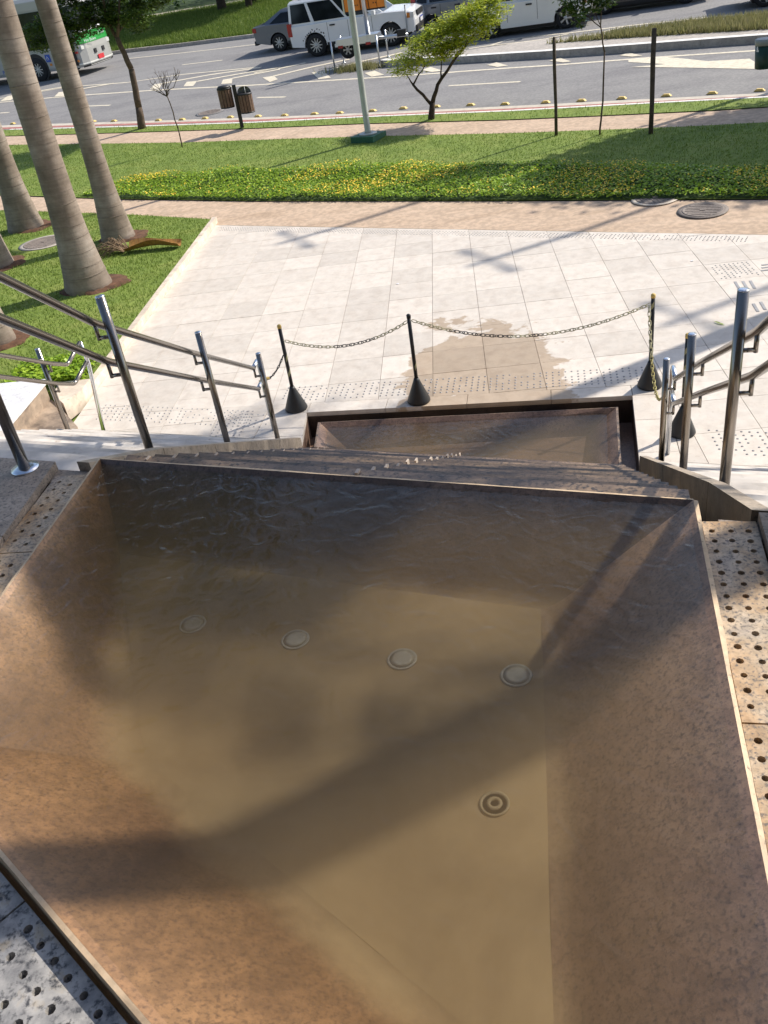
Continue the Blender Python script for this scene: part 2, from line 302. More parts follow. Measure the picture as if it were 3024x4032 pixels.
M['bus_side']=carpaint('bus_silver_paint',(.36,.36,.345),.4); M['bus_green']=carpaint('bus_green_paint',(.015,.30,.05),.3); M['plate_r']=simple('red_plate',(.55,.03,.04),.4)
M['orange']=simple('orange_panel',(.80,.24,.02),.5,var=.08); M['trailer']=metal('galvanised_trailer',(.62,.64,.66),.35)
M['blue']=simple('blue_sticker',(.03,.09,.40),.5); M['sticker_g']=simple('green_sticker',(.12,.4,.2),.5); M['ochre']=simple('ochre_sticker',(.5,.32,.08),.5)
M['lens_pale']=simple('pale_lamp_lens',(.62,.62,.54),.3,var=.15,scale=40)
M['bld']=simple('brown_cladding',(.16,.13,.10),.6,var=.2,scale=1)
M['nozzle']=simple('silted_nozzle',(.40,.33,.20),.6,var=.15,scale=40)
M['lamp_grey']=simple('lamp_post_grey',(.3,.31,.3),.5)
def water_mat(name,rings,col=(.30,.25,.13),dens=1.3,nscale=9,bstr=.35,rstr=.5):
    m=bpy.data.materials.new(name); m.use_nodes=True; n=m.node_tree; n.nodes.remove(n.nodes['Principled BSDF']); out=n.nodes['Material Output']
    tr=n.nodes.new('ShaderNodeBsdfTransparent'); tr.inputs[0].default_value=(.93,.93,.90,1)
    gl=n.nodes.new('ShaderNodeBsdfGlossy'); gl.inputs['Roughness'].default_value=.14
    fr=n.nodes.new('ShaderNodeFresnel'); fr.inputs[0].default_value=1.33
    ps=_pos(n); t=_noise(n,nscale,2,.5,ps,.9); h=t.outputs[0]
    a0=n.nodes.new('ShaderNodeMath'); a0.operation='MULTIPLY'; a0.inputs[1].default_value=bstr; n.links.new(h,a0.inputs[0]); acc=a0.outputs[0]
    nv=_noise(n,5,3,.6,ps); wv=n.nodes.new('ShaderNodeVectorMath'); wv.operation='MULTIPLY_ADD'; n.links.new(nv.outputs[1],wv.inputs[0]); wv.inputs[1].default_value=(.30,.30,0); n.links.new(ps,wv.inputs[2])
    for (x,y,fq,rad,am) in rings:
        su=n.nodes.new('ShaderNodeVectorMath'); su.operation='DISTANCE'; n.links.new(wv.outputs[0],su.inputs[0]); su.inputs[1].default_value=(x+.15,y+.15,rings_z[0])
        mu=n.nodes.new('ShaderNodeMath'); mu.operation='MULTIPLY'; n.links.new(su.outputs['Value'],mu.inputs[0]); mu.inputs[1].default_value=fq
        si=n.nodes.new('ShaderNodeMath'); si.operation='SINE'; n.links.new(mu.outputs[0],si.inputs[0])
        fa=n.nodes.new('ShaderNodeMapRange'); fa.inputs[1].default_value=0; fa.inputs[2].default_value=rad; fa.inputs[3].default_value=am*rstr; fa.inputs[4].default_value=0; n.links.new(su.outputs['Value'],fa.inputs[0])
        mm=n.nodes.new('ShaderNodeMath'); mm.operation='MULTIPLY_ADD'; n.links.new(si.outputs[0],mm.inputs[0]); n.links.new(fa.outputs[0],mm.inputs[1]); n.links.new(acc,mm.inputs[2]); acc=mm.outputs[0]
    b=n.nodes.new('ShaderNodeBump'); b.inputs['Strength'].default_value=1; b.inputs['Distance'].default_value=.012; n.links.new(acc,b.inputs['Height'])
    for q in (gl,fr): n.links.new(b.outputs[0],q.inputs['Normal'])
    mx=n.nodes.new('ShaderNodeMixShader'); bf=n.nodes.new('ShaderNodeMath'); bf.operation='MULTIPLY_ADD'; n.links.new(ps.node.outputs['Backfacing'],bf.inputs[0]); bf.inputs[1].default_value=-1; bf.inputs[2].default_value=1; fm=n.nodes.new('ShaderNodeMath'); fm.operation='MULTIPLY'; n.links.new(fr.outputs[0],fm.inputs[0]); n.links.new(bf.outputs[0],fm.inputs[1]); n.links.new(fm.outputs[0],mx.inputs[0]); n.links.new(tr.outputs[0],mx.inputs[1]); n.links.new(gl.outputs[0],mx.inputs[2]); n.links.new(mx.outputs[0],out.inputs[0])
    pv=n.nodes.new('ShaderNodeVolumePrincipled'); pv.inputs['Color'].default_value=(*col,1); pv.inputs['Density'].default_value=dens; pv.inputs['Anisotropy'].default_value=.3
    n.links.new(pv.outputs[0],out.inputs['Volume']); return m
# ---------------------------------------------------------------- frames of the stair
NQ=np.array([math.sin(R_(16.6)),math.cos(R_(16.6))]); NU=np.array([math.cos(R_(16.6)),-math.sin(R_(16.6))])
A=np.array([-1.63,3.20]);B=np.array([.72,2.50]);C=np.array([.36,-.08]);D=np.array([-1.71,1.64]); A2=np.array([-1.57,7.46]);B2=np.array([1.23,6.62])
def xq(x,q): return np.array([x,(q-x*NQ[0])/NQ[1]])
def lq(p0,p1,q):   # point on the segment p0-p1 at stair coordinate q
    a,b=p0@NQ,p1@NQ; t=(q-a)/(b-a); return p0+(p1-p0)*t
ZR,ZD,ZP=2.34,2.31,2.28
# ================================================================ SETTING
hole=[np.array([-1.74,8.14]),np.array([1.58,7.80]),np.array([1.39,6.46]),np.array([-1.71,7.41])]
street=R_(-27.8); SDIR=np.array([math.cos(street),math.sin(street)]); SN=np.array([-SDIR[1],SDIR[0]])
def sheet(name,poly,mat,dz,kind='structure',label=None,parent=None,depth=None,sub=None):
    mb=MB(); vs=[(p[0],p[1],TZ(p[0],p[1])+dz) for p in poly]; n=len(vs)
    a=sum(poly[i][0]*poly[(i+1)%n][1]-poly[(i+1)%n][0]*poly[i][1] for i in range(n))
    if a<0: vs=vs[::-1]
    mb.add(vs,[tuple(range(n))])
    if depth:
        mb.add(vs+[(x,y,z-depth) for x,y,z in vs],[(i+n,(i+1)%n+n,(i+1)%n,i) for i in range(n)])
    o=mb.build(name,mat,parent)
    if kind and parent is None:o['kind']=kind
    elif kind=='stuff':o['kind']=kind
    return o
def ext(pts,l=40,r=40):  # extend a line of ground points past the frame
    pts=[np.array(p[:2]) for p in pts]
    a=pts[0]-SDIR*l; b=pts[-1]+SDIR*r; return [a]+pts+[b]
def band(near,far): return [tuple(p) for p in near]+[tuple(p) for p in far[::-1]]
# ground: flat around the plaza, rising 4% to the street, out to the horizon; open where the lower pool sits
def g(x,y): return (x,y,TZ(x,y)-.09)
TE=[np.array([-4.52,16.35])-np.array([TN[1],-TN[0]])*60, np.array([-4.52,16.35])+np.array([TN[1],-TN[0]])*60]
far=900
Q0,Q1=TE; gm=MB()
hx0,hx1,hy0,hy1=-2.2,2.0,6.0,8.5
def quadg(pl,z=None): gm.add([(p[0],p[1],-.09 if z is None else z(p)) for p in pl],[tuple(range(len(pl)))])
base=[(-far,-far),(far,-far),(far,far),(-far,far)]
flat=clip(base,-TN[0],-TN[1],-T0)
for cl in ([(-1,0,-hx0)],[(1,0,hx1)],[(1,0,hx0),(-1,0,-hx1),(0,-1,-hy0)],[(1,0,hx0),(-1,0,-hx1),(0,1,hy1)]):
    p=flat
    for c in cl:p=clip(p,*c)
    quadg(p)
quadg(clip(base,TN[0],TN[1],T0),lambda p:TZ(p[0],p[1])-.09)
go=gm.build('ground',M['lawn']); go['kind']='structure'
# street strips (near to far)
L_walk1=ext([P(*q) for q in [(0,770),(470,786),(1000,794),(2000,793),(3024,787)]])
L_plazatop=ext([P(845,886),P(3024,924)])
L_walk1near=ext([P(*q) for q in [(0,841),(199,848),(503,860),(829,866)]],40,0)[:-1]+[P(845,886)[:2]]+[P(3024,924)[:2],P(3024,924)[:2]+SDIR*40]
L_lawn=ext([P(*q) for q in [(60,573),(723,564),(1000,554),(1420,541),(2000,528),(2370,515),(2679,503),(3024,485)]])
L_walk2=ext([P(*q) for q in [(42,538),(542,524),(1000,509),(1422,491),(2000,476),(2370,460),(2802,440),(3024,426)]])
L_kerb=ext([P(*q) for q in [(36,515),(542,503),(1000,488),(1422,467),(2000,444),(2555,414),(3024,390)]])
L_red0=ext([P(*q) for q in [(36,502),(1000,471),(1422,453),(2000,426),(3024,373)]])
L_red1=ext([P(*q) for q in [(36,495),(1000,464),(1422,446),(2000,419),(3024,366)]])
L_cr1=ext([P(*q) for q in [(36,487),(1000,456),(1422,438),(2000,410),(3024,356)]])
sheet('walkway',band(L_walk1near,L_walk1),M['concrete'],.0)
lawn_poly=band(L_walk1,L_lawn); sheet('lawn',lawn_poly,M['lawn'],.02)
sheet('sidewalk',band(L_lawn,L_walk2),M['concrete'],.012)
strip_poly=band(L_walk2,L_kerb); sheet('verge_strip',strip_poly,M['lawn'],.03)
fk=[P(*q) for q in [(446,211),(500,203),(703,181),(1039,139),(1650,60)]]; fk=[np.array(p[:2]) for p in fk]
fkd=np.array([math.cos(R_(-20.5)),math.sin(R_(-20.5))]); L_far=[fk[0]-fkd*70]+fk+[fk[-1]+fkd*60]
ro=sheet('road',band([p+SN*.0 for p in L_kerb],L_far),M['asphalt'],-.05)
sheet('cycle_lane_line',band(L_red0,L_red1),M['red_paint'],-.046)
sheet('cycle_lane_strip',band(L_red1,L_cr1),M['cream_paint'],-.0455)
kb=tag(empty('kerb'),kind='structure')
def kerbrow(par,pts,wd,z0,z1,seglen,mat,name='kerb_stone',top=None):
    pts=[np.array(p[:2]) for p in pts]
    for a,b in zip(pts[:-1],pts[1:]):
        d=b-a; L=np.linalg.norm(d); 
        if L<.05: continue
        d=d/L; n=np.array([-d[1],d[0]]); k=max(1,int(round(L/seglen)))
        for i in range(k):
            p,q=a+d*(L*i/k+.004),a+d*(L*(i+1)/k-.004)
            pl=[p,q,q+n*wd,p+n*wd]; mb=MB(); mb.prism([tuple(x) for x in pl],[TZ(*x)+z0 for x in pl],[TZ(*x)+z1 for x in pl],0,1)
            mb.build(name,[mat if top is None else top,mat],par)
kerbrow(kb,L_kerb[1:-1],.10,-.09,.035,2.2,M['white_kerb'])
kbf=tag(empty('far_kerb'),kind='structure')
kerbrow(kbf,[L_far[0]+fkd*52]+L_far[1:-1]+[L_far[-1]-fkd*50],.16,-.09,.10,2.6,M['concrete_grey'])
# far verge, second road, more
vg0=[p+np.array([-fkd[1],fkd[0]])*.16 for p in L_far]
pth0=[P(*q)[:2] for q in [(525,87),(862,31)]]; pd=pth0[1]-pth0[0]; pd/=np.linalg.norm(pd); pth=[pth0[0]-pd*60,pth0[0],pth0[1],pth0[1]+pd*60]
pn=np.array([-pd[1],pd[0]]); pth2=[p+pn*3.0 for p in pth]
verge_poly=band(vg0,pth); sheet('far_verge',verge_poly,M['lawn'],.07)
sheet('far_road',band(pth,pth2),M['cream_paint'],.06); sheet('far_wood_floor',band(pth2,[p+pn*70 for p in pth2]),M['cover_base'],.07)
# painted road markings: one thing per mark
RZ=-.045
mk=tag(empty('road_marking'),kind='structure')
def mark(pts,dz=RZ):
    pl=[tuple(p[:2]) for p in pts]
    return sheet('painted_mark',pl,M['paint'],dz,kind=None,parent=mk)
def line(pts,wd,dz=RZ):
    pts=[np.array(p[:2]) for p in pts]; up=[];dn=[]
    for i,p in enumerate(pts):
        d=pts[min(i+1,len(pts)-1)]-pts[max(0,i-1)]; d/=np.linalg.norm(d); n=np.array([-d[1],d[0]])*wd/2; up.append(p+n);dn.append(p-n)
    return mark(up+dn[::-1],dz)
line([P(*q) for q in [(-60,404),(0,398),(187,381),(332,369),(603,350),(1000,329),(1301,310),(1542,295),(2000,261),(2186,249),(2550,220),(2978,191),(3100,182)]],.16)
line([P(*q) for q in [(-60,394),(0,383),(271,337),(500,320),(710,289),(1014,259)]],.14,RZ+.001)
for a,b in [((565,693),(720,687))]: line([c1(*a),c1(*b)],.13)
line([c2(20,637),c2(205,633)],.13); line([c2(1270,560),c2(1740,533)],.13); line([c1(0,738),c1(60,735)],.13)
line([d2(600,705),d2(1040,655)],.14); line([d2(20,637),d2(740,560),d2(1495,472)],.14); 
line([d4(215,270),d4(310,262)],.14); line([d4(220,345),d4(360,322)],.14)
teeth=[([d2(250,972),d2(350,967),d2(385,905),d2(300,918)],[d2(385,908),d2(900,815),d2(1460,735)]),
 ([d2(615,940),d2(720,937),d2(765,880),d2(650,892)],[d2(765,886),d2(1250,800),d2(1659,735),d3(-0,735)]),
 ([d2(1025,915),d2(1140,908),d2(1150,850),d2(1045,868)],[d2(1150,853),d2(1659,755),d3(250,690),d3(520,632)]),
 ([d3(85,780),d3(160,825),d3(240,797),d3(200,762)],[d3(200,765),d3(600,670),d3(960,595)]),
 ([d3(580,730),d3(650,797),d3(775,782),d3(700,715)],[d3(690,722),d3(1060,622),d3(1490,530)]),
 ([d3(1110,735),d3(1180,772),d3(1310,752),d3(1210,710)],None),
 ([c1(0,662),c1(70,655),c1(130,615),c1(50,628)],[c1(130,617),c1(420,567)]),([c1(355,632),c1(420,628),c1(440,598),c1(385,602)],[c1(440,598),c1(740,545)]),
 ([d4(300,765),d4(400,730),d4(540,772),d4(420,785)],None),([d4(1015,710),d4(1120,680),d4(1245,715),d4(1130,730)],None),
 ([d5(490,722),d5(620,690),d5(750,732),d5(650,742)],None),([d5(1320,660),d5(1440,630),d5(1600,662),d5(1470,675)],None)]
for i,(t,s) in enumerate(teeth):
    mark(t,RZ+.002+.0004*i)
    if s: line(s,.24,RZ+.003+.0004*i)
mark([d6(0,712),d6(380,672),d6(520,682),d6(950,727),d6(1440,697),d6(1640,822),d6(330,797),d6(20,797),d6(440,762),d6(0,737)],RZ+.002)
line([d4(820,530),d4(1050,495),d4(1250,430),d4(1659,380),d5(300,430),d5(720,392),d5(1390,310),d5(1659,280),d6(560,250),d6(990,200),d6(1659,150)],.16,RZ+.001)
line([d4(1050,498),d4(1400,460),d4(1659,425),d5(440,467),d5(720,405)],.12,RZ+.008); line([d5(1120,382),d5(1390,318)],.13,RZ+.008)
# median island with kerb
front=[P(*q,-.05) for q in [(1500,262),(1530,264),(1600,258),(1800,250),(2150,230),(2550,202),(2978,172),(3100,164)]]
back=[P(*q,.13) for q in [(1500,240),(1560,225),(1700,205),(1850,196),(2010,172),(2160,153),(2380,128),(2700,96),(3024,62),(3200,46)]]
isl=[p[:2] for p in front]+[p[:2] for p in back[::-1]]
io=sheet('median_island',isl,M['concrete_grey'],.13,depth=.2)
km=tag(empty('median_kerb'),kind='structure'); kerbrow(km,[p[:2]-SN*.02 for p in front],.24,-.09,.145,1.5,M['concrete_grey'],top=M['white_kerb'])
# ---- flower bed
bed=[P(*q)[:2] for q in [(330,775),(470,784),(1000,792),(2000,791),(3024,785),(3300,783)]]; bedfar=[P(*q)[:2] for q in [(330,772),(450,735),(547,707),(750,690),(1000,678),(1241,667),(1482,661),(1723,657),(2000,650),(2395,659),(2593,676),(3024,662),(3300,655)]]
bed_poly=band(bed,bedfar); bo=sheet('flower_bed_soil',bed_poly,M['cover_base'],.03)
def scatter(poly,n,bbox=None):
    p=np.array([q[:2] for q in poly]); lo,hi=p.min(0),p.max(0)
    if bbox: lo=np.maximum(lo,bbox[0]); hi=np.minimum(hi,bbox[1])
    X=rng.uniform(lo[0],hi[0],n);Y=rng.uniform(lo[1],hi[1],n); k=inpoly(X,Y,poly); return X[k],Y[k]
tzv=lambda X,Y: TM*np.maximum(0,X*TN[0]+Y*TN[1]-T0)
def patchnoise(X,Y,s,seed):
    r=np.random.default_rng(seed); v=np.zeros_like(X)
    for i in range(7):
        a=r.uniform(0,6.28); k=s*(.5+r.uniform()*1.5); v+=np.sin(k*(X*math.cos(a)+Y*math.sin(a))+r.uniform(0,6.28))
    return v/3
def quads(C3,size,tilt,aspect=1.,rs=None):
    n=len(C3); a=rng.uniform(0,6.283,n); el=rng.normal(0,tilt,n); az=rng.uniform(0,6.283,n)
    u=np.stack([np.cos(a),np.sin(a),np.zeros(n)],1); nrm=np.stack([np.sin(el)*np.cos(az),np.sin(el)*np.sin(az),np.cos(el)],1)
    u=u-nrm*(u*nrm).sum(1,keepdims=True); u/=np.linalg.norm(u,axis=1,keepdims=True); v=np.cross(nrm,u)
    s=(size if hasattr(size,'__len__') else np.full(n,size))[:,None]*rng.uniform(.7,1.3,(n,1))
    V=np.stack([C3-u*s,C3+v*s*aspect*.6,C3+u*s,C3-v*s*aspect*.6],1).reshape(-1,3); F=np.arange(4*n).reshape(-1,4); return V,F
X,Y=scatter(bed_poly,150000,((-9,11),(6.2,23)))
H_=.08+.05*patchnoise(X,Y,3.,3); Z=tzv(X,Y)+.03+np.maximum(.02,H_)*rng.uniform(.35,1.0,len(X))
V,F=quads(np.stack([X,Y,Z],1),.024,.55,1.2)
fb=bpy.data.objects.new('flower_bed_leaves',npmesh('flower_bed_leaves',V,F,M['cover'])); COL.objects.link(fb)
tag(fb,'low leafy ground cover dotted with small yellow flowers along the walkway','ground cover',kind='stuff')
k=(patchnoise(X,Y,1.6,9)+ .55*np.exp(-((X-.0)/3)**2)>.35)&(rng.uniform(size=len(X))<.20)|(rng.uniform(size=len(X))<.025)
V,F=quads(np.stack([X[k],Y[k],Z[k]*0+tzv(X[k],Y[k])+.05+np.maximum(.03,H_[k])],1),.0155,.5,1.5)
fl=bpy.data.objects.new('flower_bed_flowers',npmesh('flower_bed_flowers',V,F,M['flower'])); COL.objects.link(fl); fl.parent=fb; fl['kind']='stuff'
# ---- grass
def blades(name,X,Y,Z,h,wd,mat):
    n=len(X); a=rng.uniform(0,6.283,n); hh=h*rng.uniform(.5,1.4,n); l=rng.uniform(0,.7,n)*hh; b=rng.uniform(0,6.283,n)
    ux,uy=np.cos(a)*wd/2,np.sin(a)*wd/2
    V=np.stack([np.stack([X-ux,Y-uy,Z],1),np.stack([X+ux,Y+uy,Z],1),np.stack([X+l*np.cos(b),Y+l*np.sin(b),Z+hh],1)],1).reshape(-1,3)
    o=bpy.data.objects.new(name,npmesh(name,V,np.arange(3*n).reshape(-1,3),mat)); COL.objects.link(o); return o
def minus(X,Y,poly): k=~inpoly(X,Y,poly); return X[k],Y[k]
X,Y=scatter(lawn_poly,190000,((-14,13.2),(7,28.5))); X,Y=minus(X,Y,bed_poly)
tag(blades('lawn_grass',X,Y,tzv(X,Y)+.015,.035,.016,M['blade']),'short mown grass of the lawn between walkway and sidewalk','grass',kind='stuff')
X,Y=scatter(strip_poly,60000,((-15,18),(8,31))); o=blades('verge_strip_grass',X,Y,tzv(X,Y)+.02,.05,.018,M['blade']); tag(o,'narrow strip of grass between sidewalk and kerb','grass',kind='stuff')
X,Y=scatter(verge_poly,240000,((-32,40),(4,68))); o=blades('far_verge_grass',X,Y,tzv(X,Y)+.06,.22,.05,M['blade_far']); tag(o,'tall rough grass on the verge beyond the avenue','grass',kind='stuff')
mg=[d5(380,530,.13)[:2],d5(1100,475,.13)[:2],d6(0,452,.13)[:2],d6(760,405,.13)[:2],d6(1659,350,.13)[:2],d6(1900,335,.13)[:2],d6(1900,160,.13)[:2],d6(1659,185,.13)[:2],d6(900,255,.13)[:2],d6(0,375,.13)[:2],d5(1100,435,.13)[:2]]
mg=[P_ for P_ in mg]; X,Y=scatter(mg,26000); k=rng.uniform(size=len(X))<np.clip((X-1.5)/4,.25,1); X,Y=X[k],Y[k]
tag(blades('median_grass',X,Y,tzv(X,Y)+.12,.17,.035,M['blade_dry']),'dry tufty grass growing on the median island','grass',kind='stuff')
X=rng.normal(0,.45,900);Y=rng.normal(0,.16,900); q0=d3(1040,700); a=R_(-20); X,Y=q0[0]+X*math.cos(a)-Y*math.sin(a),q0[1]+X*math.sin(a)+Y*math.cos(a)
tag(blades('weed_tuft',X,Y,tzv(X,Y)-.05,.2,.03,M['blade_dry']),'weeds growing through the asphalt under the sign trailer','weeds',kind='stuff')
# ================================================================ PLAZA
pa=R_(-5.85); PU=np.array([math.cos(pa),math.sin(pa)]); PV=np.array([-PU[1],PU[0]])
hc=hole[0]
def pf(p): d=np.array(p[:2])-hc; return d@PU,d@PV
BU0,BU1,BV1=-.45,3.34+.30,.22     # granite border round the lower pool
plaza=tag(empty('plaza'),kind='structure')
def plaza_clip(poly,border=False):
    p=clip(poly,1,0,-4.47); p=clip(p,-1,0,-9.0); p=clip(p,-TN[0],-TN[1],-12.745) if p else p
    if p: p=clip(p,NQ[0],NQ[1],6.715)
    return p
def pieces(poly):
    out=[]; u0,u1,v1_=BU0,BU1,BV1; cu=hc@PU; cv=hc@PV
    a=clip(poly,PV[0],PV[1],cv+v1_+.004); out.append(a)
    b=clip(poly,-PV[0],-PV[1],-(cv+v1_)) 
    if b:
        out.append(clip(b,-PU[0],-PU[1],-(cu+u0-.004))); out.append(clip(b,PU[0],PU[1],cu+u1+.004))
    return [x for x in out if len(x)>2 and area(x)>.002]
TX,TY,X0,Y0=.587,.613,-.978,10.617
full=MB().prism([(0,0),(TX-.005,0),(TX-.005,TY-.005),(0,TY-.005)],-.03,0).mesh('tile',M['tile'])
tiles=[]
for i in range(-7,18):
    for j in range(-11,12):
        x,y=X0+i*TX,Y0+j*TY; p0=[(x,y),(x+TX-.005,y),(x+TX-.005,y+TY-.005),(x,y+TY-.005)]
        p=plaza_clip(p0)
        if len(p)<3: continue
        ps=pieces(p)
        for q in ps:
            if abs(area(q)-(TX-.005)*(TY-.005))<1e-4: tiles.append((x,y,None))
            else: tiles.append((0,0,q))
for x,y,q in tiles:
    dz=rng.uniform(-.0012,.0012)
    if q is None: inst('tile',full,plaza,(x,y,dz))
    else: MB().prism(q,-.03,0).build('tile',M['tile'],plaza,(0,0,dz))
# bedding sheet under the tiles
for poly in pieces(plaza_clip([(-4.6,5),(9,5),(9,18),(-4.6,18)])):
    MB().add([(a,b,-.014) for a,b in poly],[tuple(range(len(poly)))]).build('bedding',M['grout'],plaza)
# granite border slabs
def pfp(u,v): q=hc+PU*u+PV*v; return (q[0],q[1])
def bslab(pl,mat=None):
    pl=clip(pl,NQ[0],NQ[1],6.62)
    if len(pl)>2: MB().prism(pl,-.05,rng.uniform(-.001,.001)).build('border_slab',mat or M['tile'],plaza)
us=[BU0,.0,.85,1.7,2.55,3.34,BU1]
for a,b in zip(us[:-1],us[1:]): bslab([pfp(a+.003,.004),pfp(b-.003,.004),pfp(b-.003,BV1),pfp(a+.003,BV1)])
hl=[pf(h) for h in hole]
for v0,v1_ in ((-.5,-.003),(-1.1,-.506),(-1.8,-1.106)):
    tt=lambda v:(hl[3][0]*(v/hl[3][1]))
    bslab([pfp(BU0+.003,v0),pfp(tt(v0)-.001,v0),pfp(tt(v1_)-.001,v1_),pfp(BU0+.003,v1_)])
    rr=lambda v:hl[1][0]+(hl[2][0]-hl[1][0])*((v-hl[1][1])/(hl[2][1]-hl[1][1]))
    bslab([pfp(rr(v0)+.001,v0),pfp(BU1-.003,v0),pfp(BU1-.003,v1_),pfp(rr(v1_)+.001,v1_)])
MB().add([(*pfp(a,b),-.035) for a,b in [(BU0,.0),(BU1,.0),(BU1,BV1),(BU0,BV1)]],[(0,1,2,3)]).build('bedding',M['grout'],plaza)
# tactile studs (too small to pick apart): one mesh
st=MB(); SV=[(math.cos(a)*.013,math.sin(a)*.013) for a in np.linspace(0,6.283,7)[:-1]]
def stud(x,y,s=1.): st.add([(x+a*s,y+b*s,.0) for a,b in SV]+[(x+a*s*.6,y+b*s*.6,.006) for a,b in SV],[(i,(i+1)%6,6+(i+1)%6,6+i) for i in range(6)]+[tuple(range(6,12))])
e0=np.array([-4.40,16.22]); ed=np.array([TN[1],-TN[0]]); en=-TN
for i in range(170):
    for j in range(4):
        if rng.uniform()<.06: continue
        q=e0+ed*(.055*i)+en*(.06+.06*j)-np.array([0,0])
        if q[0]>-4.35: stud(q[0],q[1],.8)
for i in range(62):
    for j in range(6):
        if rng.uniform()<.08+.07*abs(j-2): continue
        q=pfp(-.35+.065*i,.30+.065*j); 
        stud(*q)
for j in range(6):   # along the left stair foot
    for i in range(40):
        if rng.uniform()<.25: continue
        q=xq(-4.2+.062*i,6.95+.065*j); 
        if q[0]<-2.15: stud(q[0],q[1])
for j in range(14):
    for i in range(6):
        if rng.uniform()<.1: continue
        q=pfp(-.95+.065*i,-.75+.065*j); stud(*q)
for j in range(7):
    for i in range(44):
        if rng.uniform()<.15: continue
        q=xq(2.1+.065*i,6.9+.065*j); stud(*q)
for j in range(9):
    for i in range(9):
        if rng.uniform()<.2: continue
        q=PZ(2424+1040/2.765,900+410/2.765)[:2]+np.array([.055*i,-.06*j]); stud(*q)
so=st.build('tactile_studs',M['stud_hole'],plaza); so['kind']='stuff'
for i,(x,y) in enumerate([(1300,580),(1385,575),(1465,570),(1500,820),(1580,800)]):
    p,q=PZ(2424+x/2.765,900+y/2.765),PZ(2424+(x+50)/2.765,900+(y+85)/2.765); d=(q-p)[:2]; d/=np.linalg.norm(d); n=np.array([-d[1],d[0]])*.016
    MB().prism([tuple(p[:2]-n),tuple(q[:2]-n),tuple(q[:2]+n),tuple(p[:2]+n)],-.002,.005).build('tactile_bar',M['stud_hole'],plaza)
for i in range(3):
    p=PZ(2424+1590/2.765,900+(400+30*i)/2.765); MB().box((p[0]+.15,p[1],.001),(.3,.03,.008)).build('tactile_bar',M['stud_hole'],plaza)
# marble edging on the left of the plaza, and the lawn behind it
edging=tag(empty('plaza_edging'),kind='structure')
ys=np.arange(9.3,16.6,.6)
for a,b in zip(ys[:-1],ys[1:]): MB().prism([(-4.56,a+.002),(-4.475,a+.002),(-4.475,b-.002),(-4.56,b-.002)],-.06,.11+rng.uniform(-.002,.002)).build('edging_stone',M['pink'],edging)
leftlawn=[(-4.56,9.2),(-4.56,16.42)]+[tuple(p) for p in L_walk1near[4::-1] if p[0]<-4.7]+[(-30,9.2)]
leftlawn=[p for p in leftlawn if p[0]>-31]
ll=MB().prism(leftlawn,[TZ(*p)-.05 for p in leftlawn],[max(.095,TZ(*p)+.03) for p in leftlawn]).build('palm_lawn',M['lawn']); ll['kind']='structure'
PALMS=[(-5.84,13.1),(-6.21,15.85),(-8.74,17.6),(-8.23,15.0),(-6.48,11.05)]
X,Y=scatter(leftlawn,90000,((-13,9.2),(-4.5,24)))
for (a,b) in PALMS:
    k=((X-a-.05)**2+(Y-b)**2)>(.46+.07*np.sin(5*np.arctan2(Y-b,X-a)))**2; X,Y=X[k],Y[k]
mh_l=U(100,535); k=((X-mh_l[0])**2+(Y-mh_l[1])**2)>.62**2; X,Y=X[k],Y[k]
tag(blades('palm_lawn_grass',X,Y,np.full(len(X),.09),.04,.014,M['blade']),'sunlit short grass around the palm trunks beside the plaza','grass',kind='stuff')
# ================================================================ STAIRS AND TERRACE
terr=tag(empty('terrace'),kind='structure')
def deckslab(poly,z=ZD,th=.04,name='deck_slab',mat=None): return MB().prism([tuple(p) for p in poly],z-th,z).build(name,mat or M['granite'],terr)
q0=2.60
nd=C-D; nd/=np.linalg.norm(nd); nn=np.array([nd[1],-nd[0]])     # outward from the basin's near edge
def lx(x0,x1,qa,qb): return [xq(x0,qa),xq(x1,qa),xq(x1,qb),xq(x0,qb)]
for xa,xb in ((-2.62,-1.875),(-3.4,-2.625),(-4.35,-3.405)):
    for qa,qb in ((2.05,q0),(1.35,2.045),(.3,1.345),(-1.2,.295)):
        p=lx(xa,xb,qa,qb); p=clip([tuple(x) for x in p],-nn[0],-nn[1],-(nn@D+.342))
        if len(p)>2 and area(p)>.01: deckslab(p)
for a,b in ((-3.2,-2.4),(-2.395,-1.5),(-1.495,-.605),(-.6,.35),(.355,1.2),(1.205,2.1),(2.105,3.0)):
    for o0,o1 in ((.345,.95),(.955,1.9)):
        deckslab([D+nd*a+nn*o0,D+nd*b+nn*o0,D+nd*b+nn*o1,D+nd*a+nn*o1],ZD-.001)
rd=C-B; rd/=np.linalg.norm(rd); rn=np.array([-rd[1],rd[0]])       # outward on the right
rn=rn if rn[0]>0 else -rn
for a,b in ((-.05,.7),(.705,1.5),(1.505,2.6)):
    for o0,o1 in ((.205,.95),(.955,1.9),(1.905,3.6)):
        pl=[B+rd*a+rn*o0,B+rd*a+rn*o1,B+rd*b+rn*o1,B+rd*b+rn*o0]; pl=clip([tuple(x) for x in pl],-NQ[0],-NQ[1],-2.6)
        if len(pl)>2: deckslab(pl)
# body of the terrace below the slabs (hollow below the basin)
MB().prism([tuple(xq(-4.35,2.58)),(-4.35,-3.5),(5.4,-3.5),tuple(xq(5.4,2.58))],-.09,1.86).build('terrace_body',M['granite'],terr)
for pl in ([xq(-4.35,2.60),xq(-4.35,2.50),xq(-1.70,2.50),xq(-1.70,2.60)],[xq(.80,2.60),xq(.80,2.50),xq(5.4,2.50),xq(5.4,2.60)],[(-4.35,-3.5),(-4.23,-3.5),xq(-4.23,2.5),xq(-4.35,2.5)]):
    MB().prism([tuple(p) for p in pl],1.85,2.268).build('terrace_wall',M['granite'],terr)
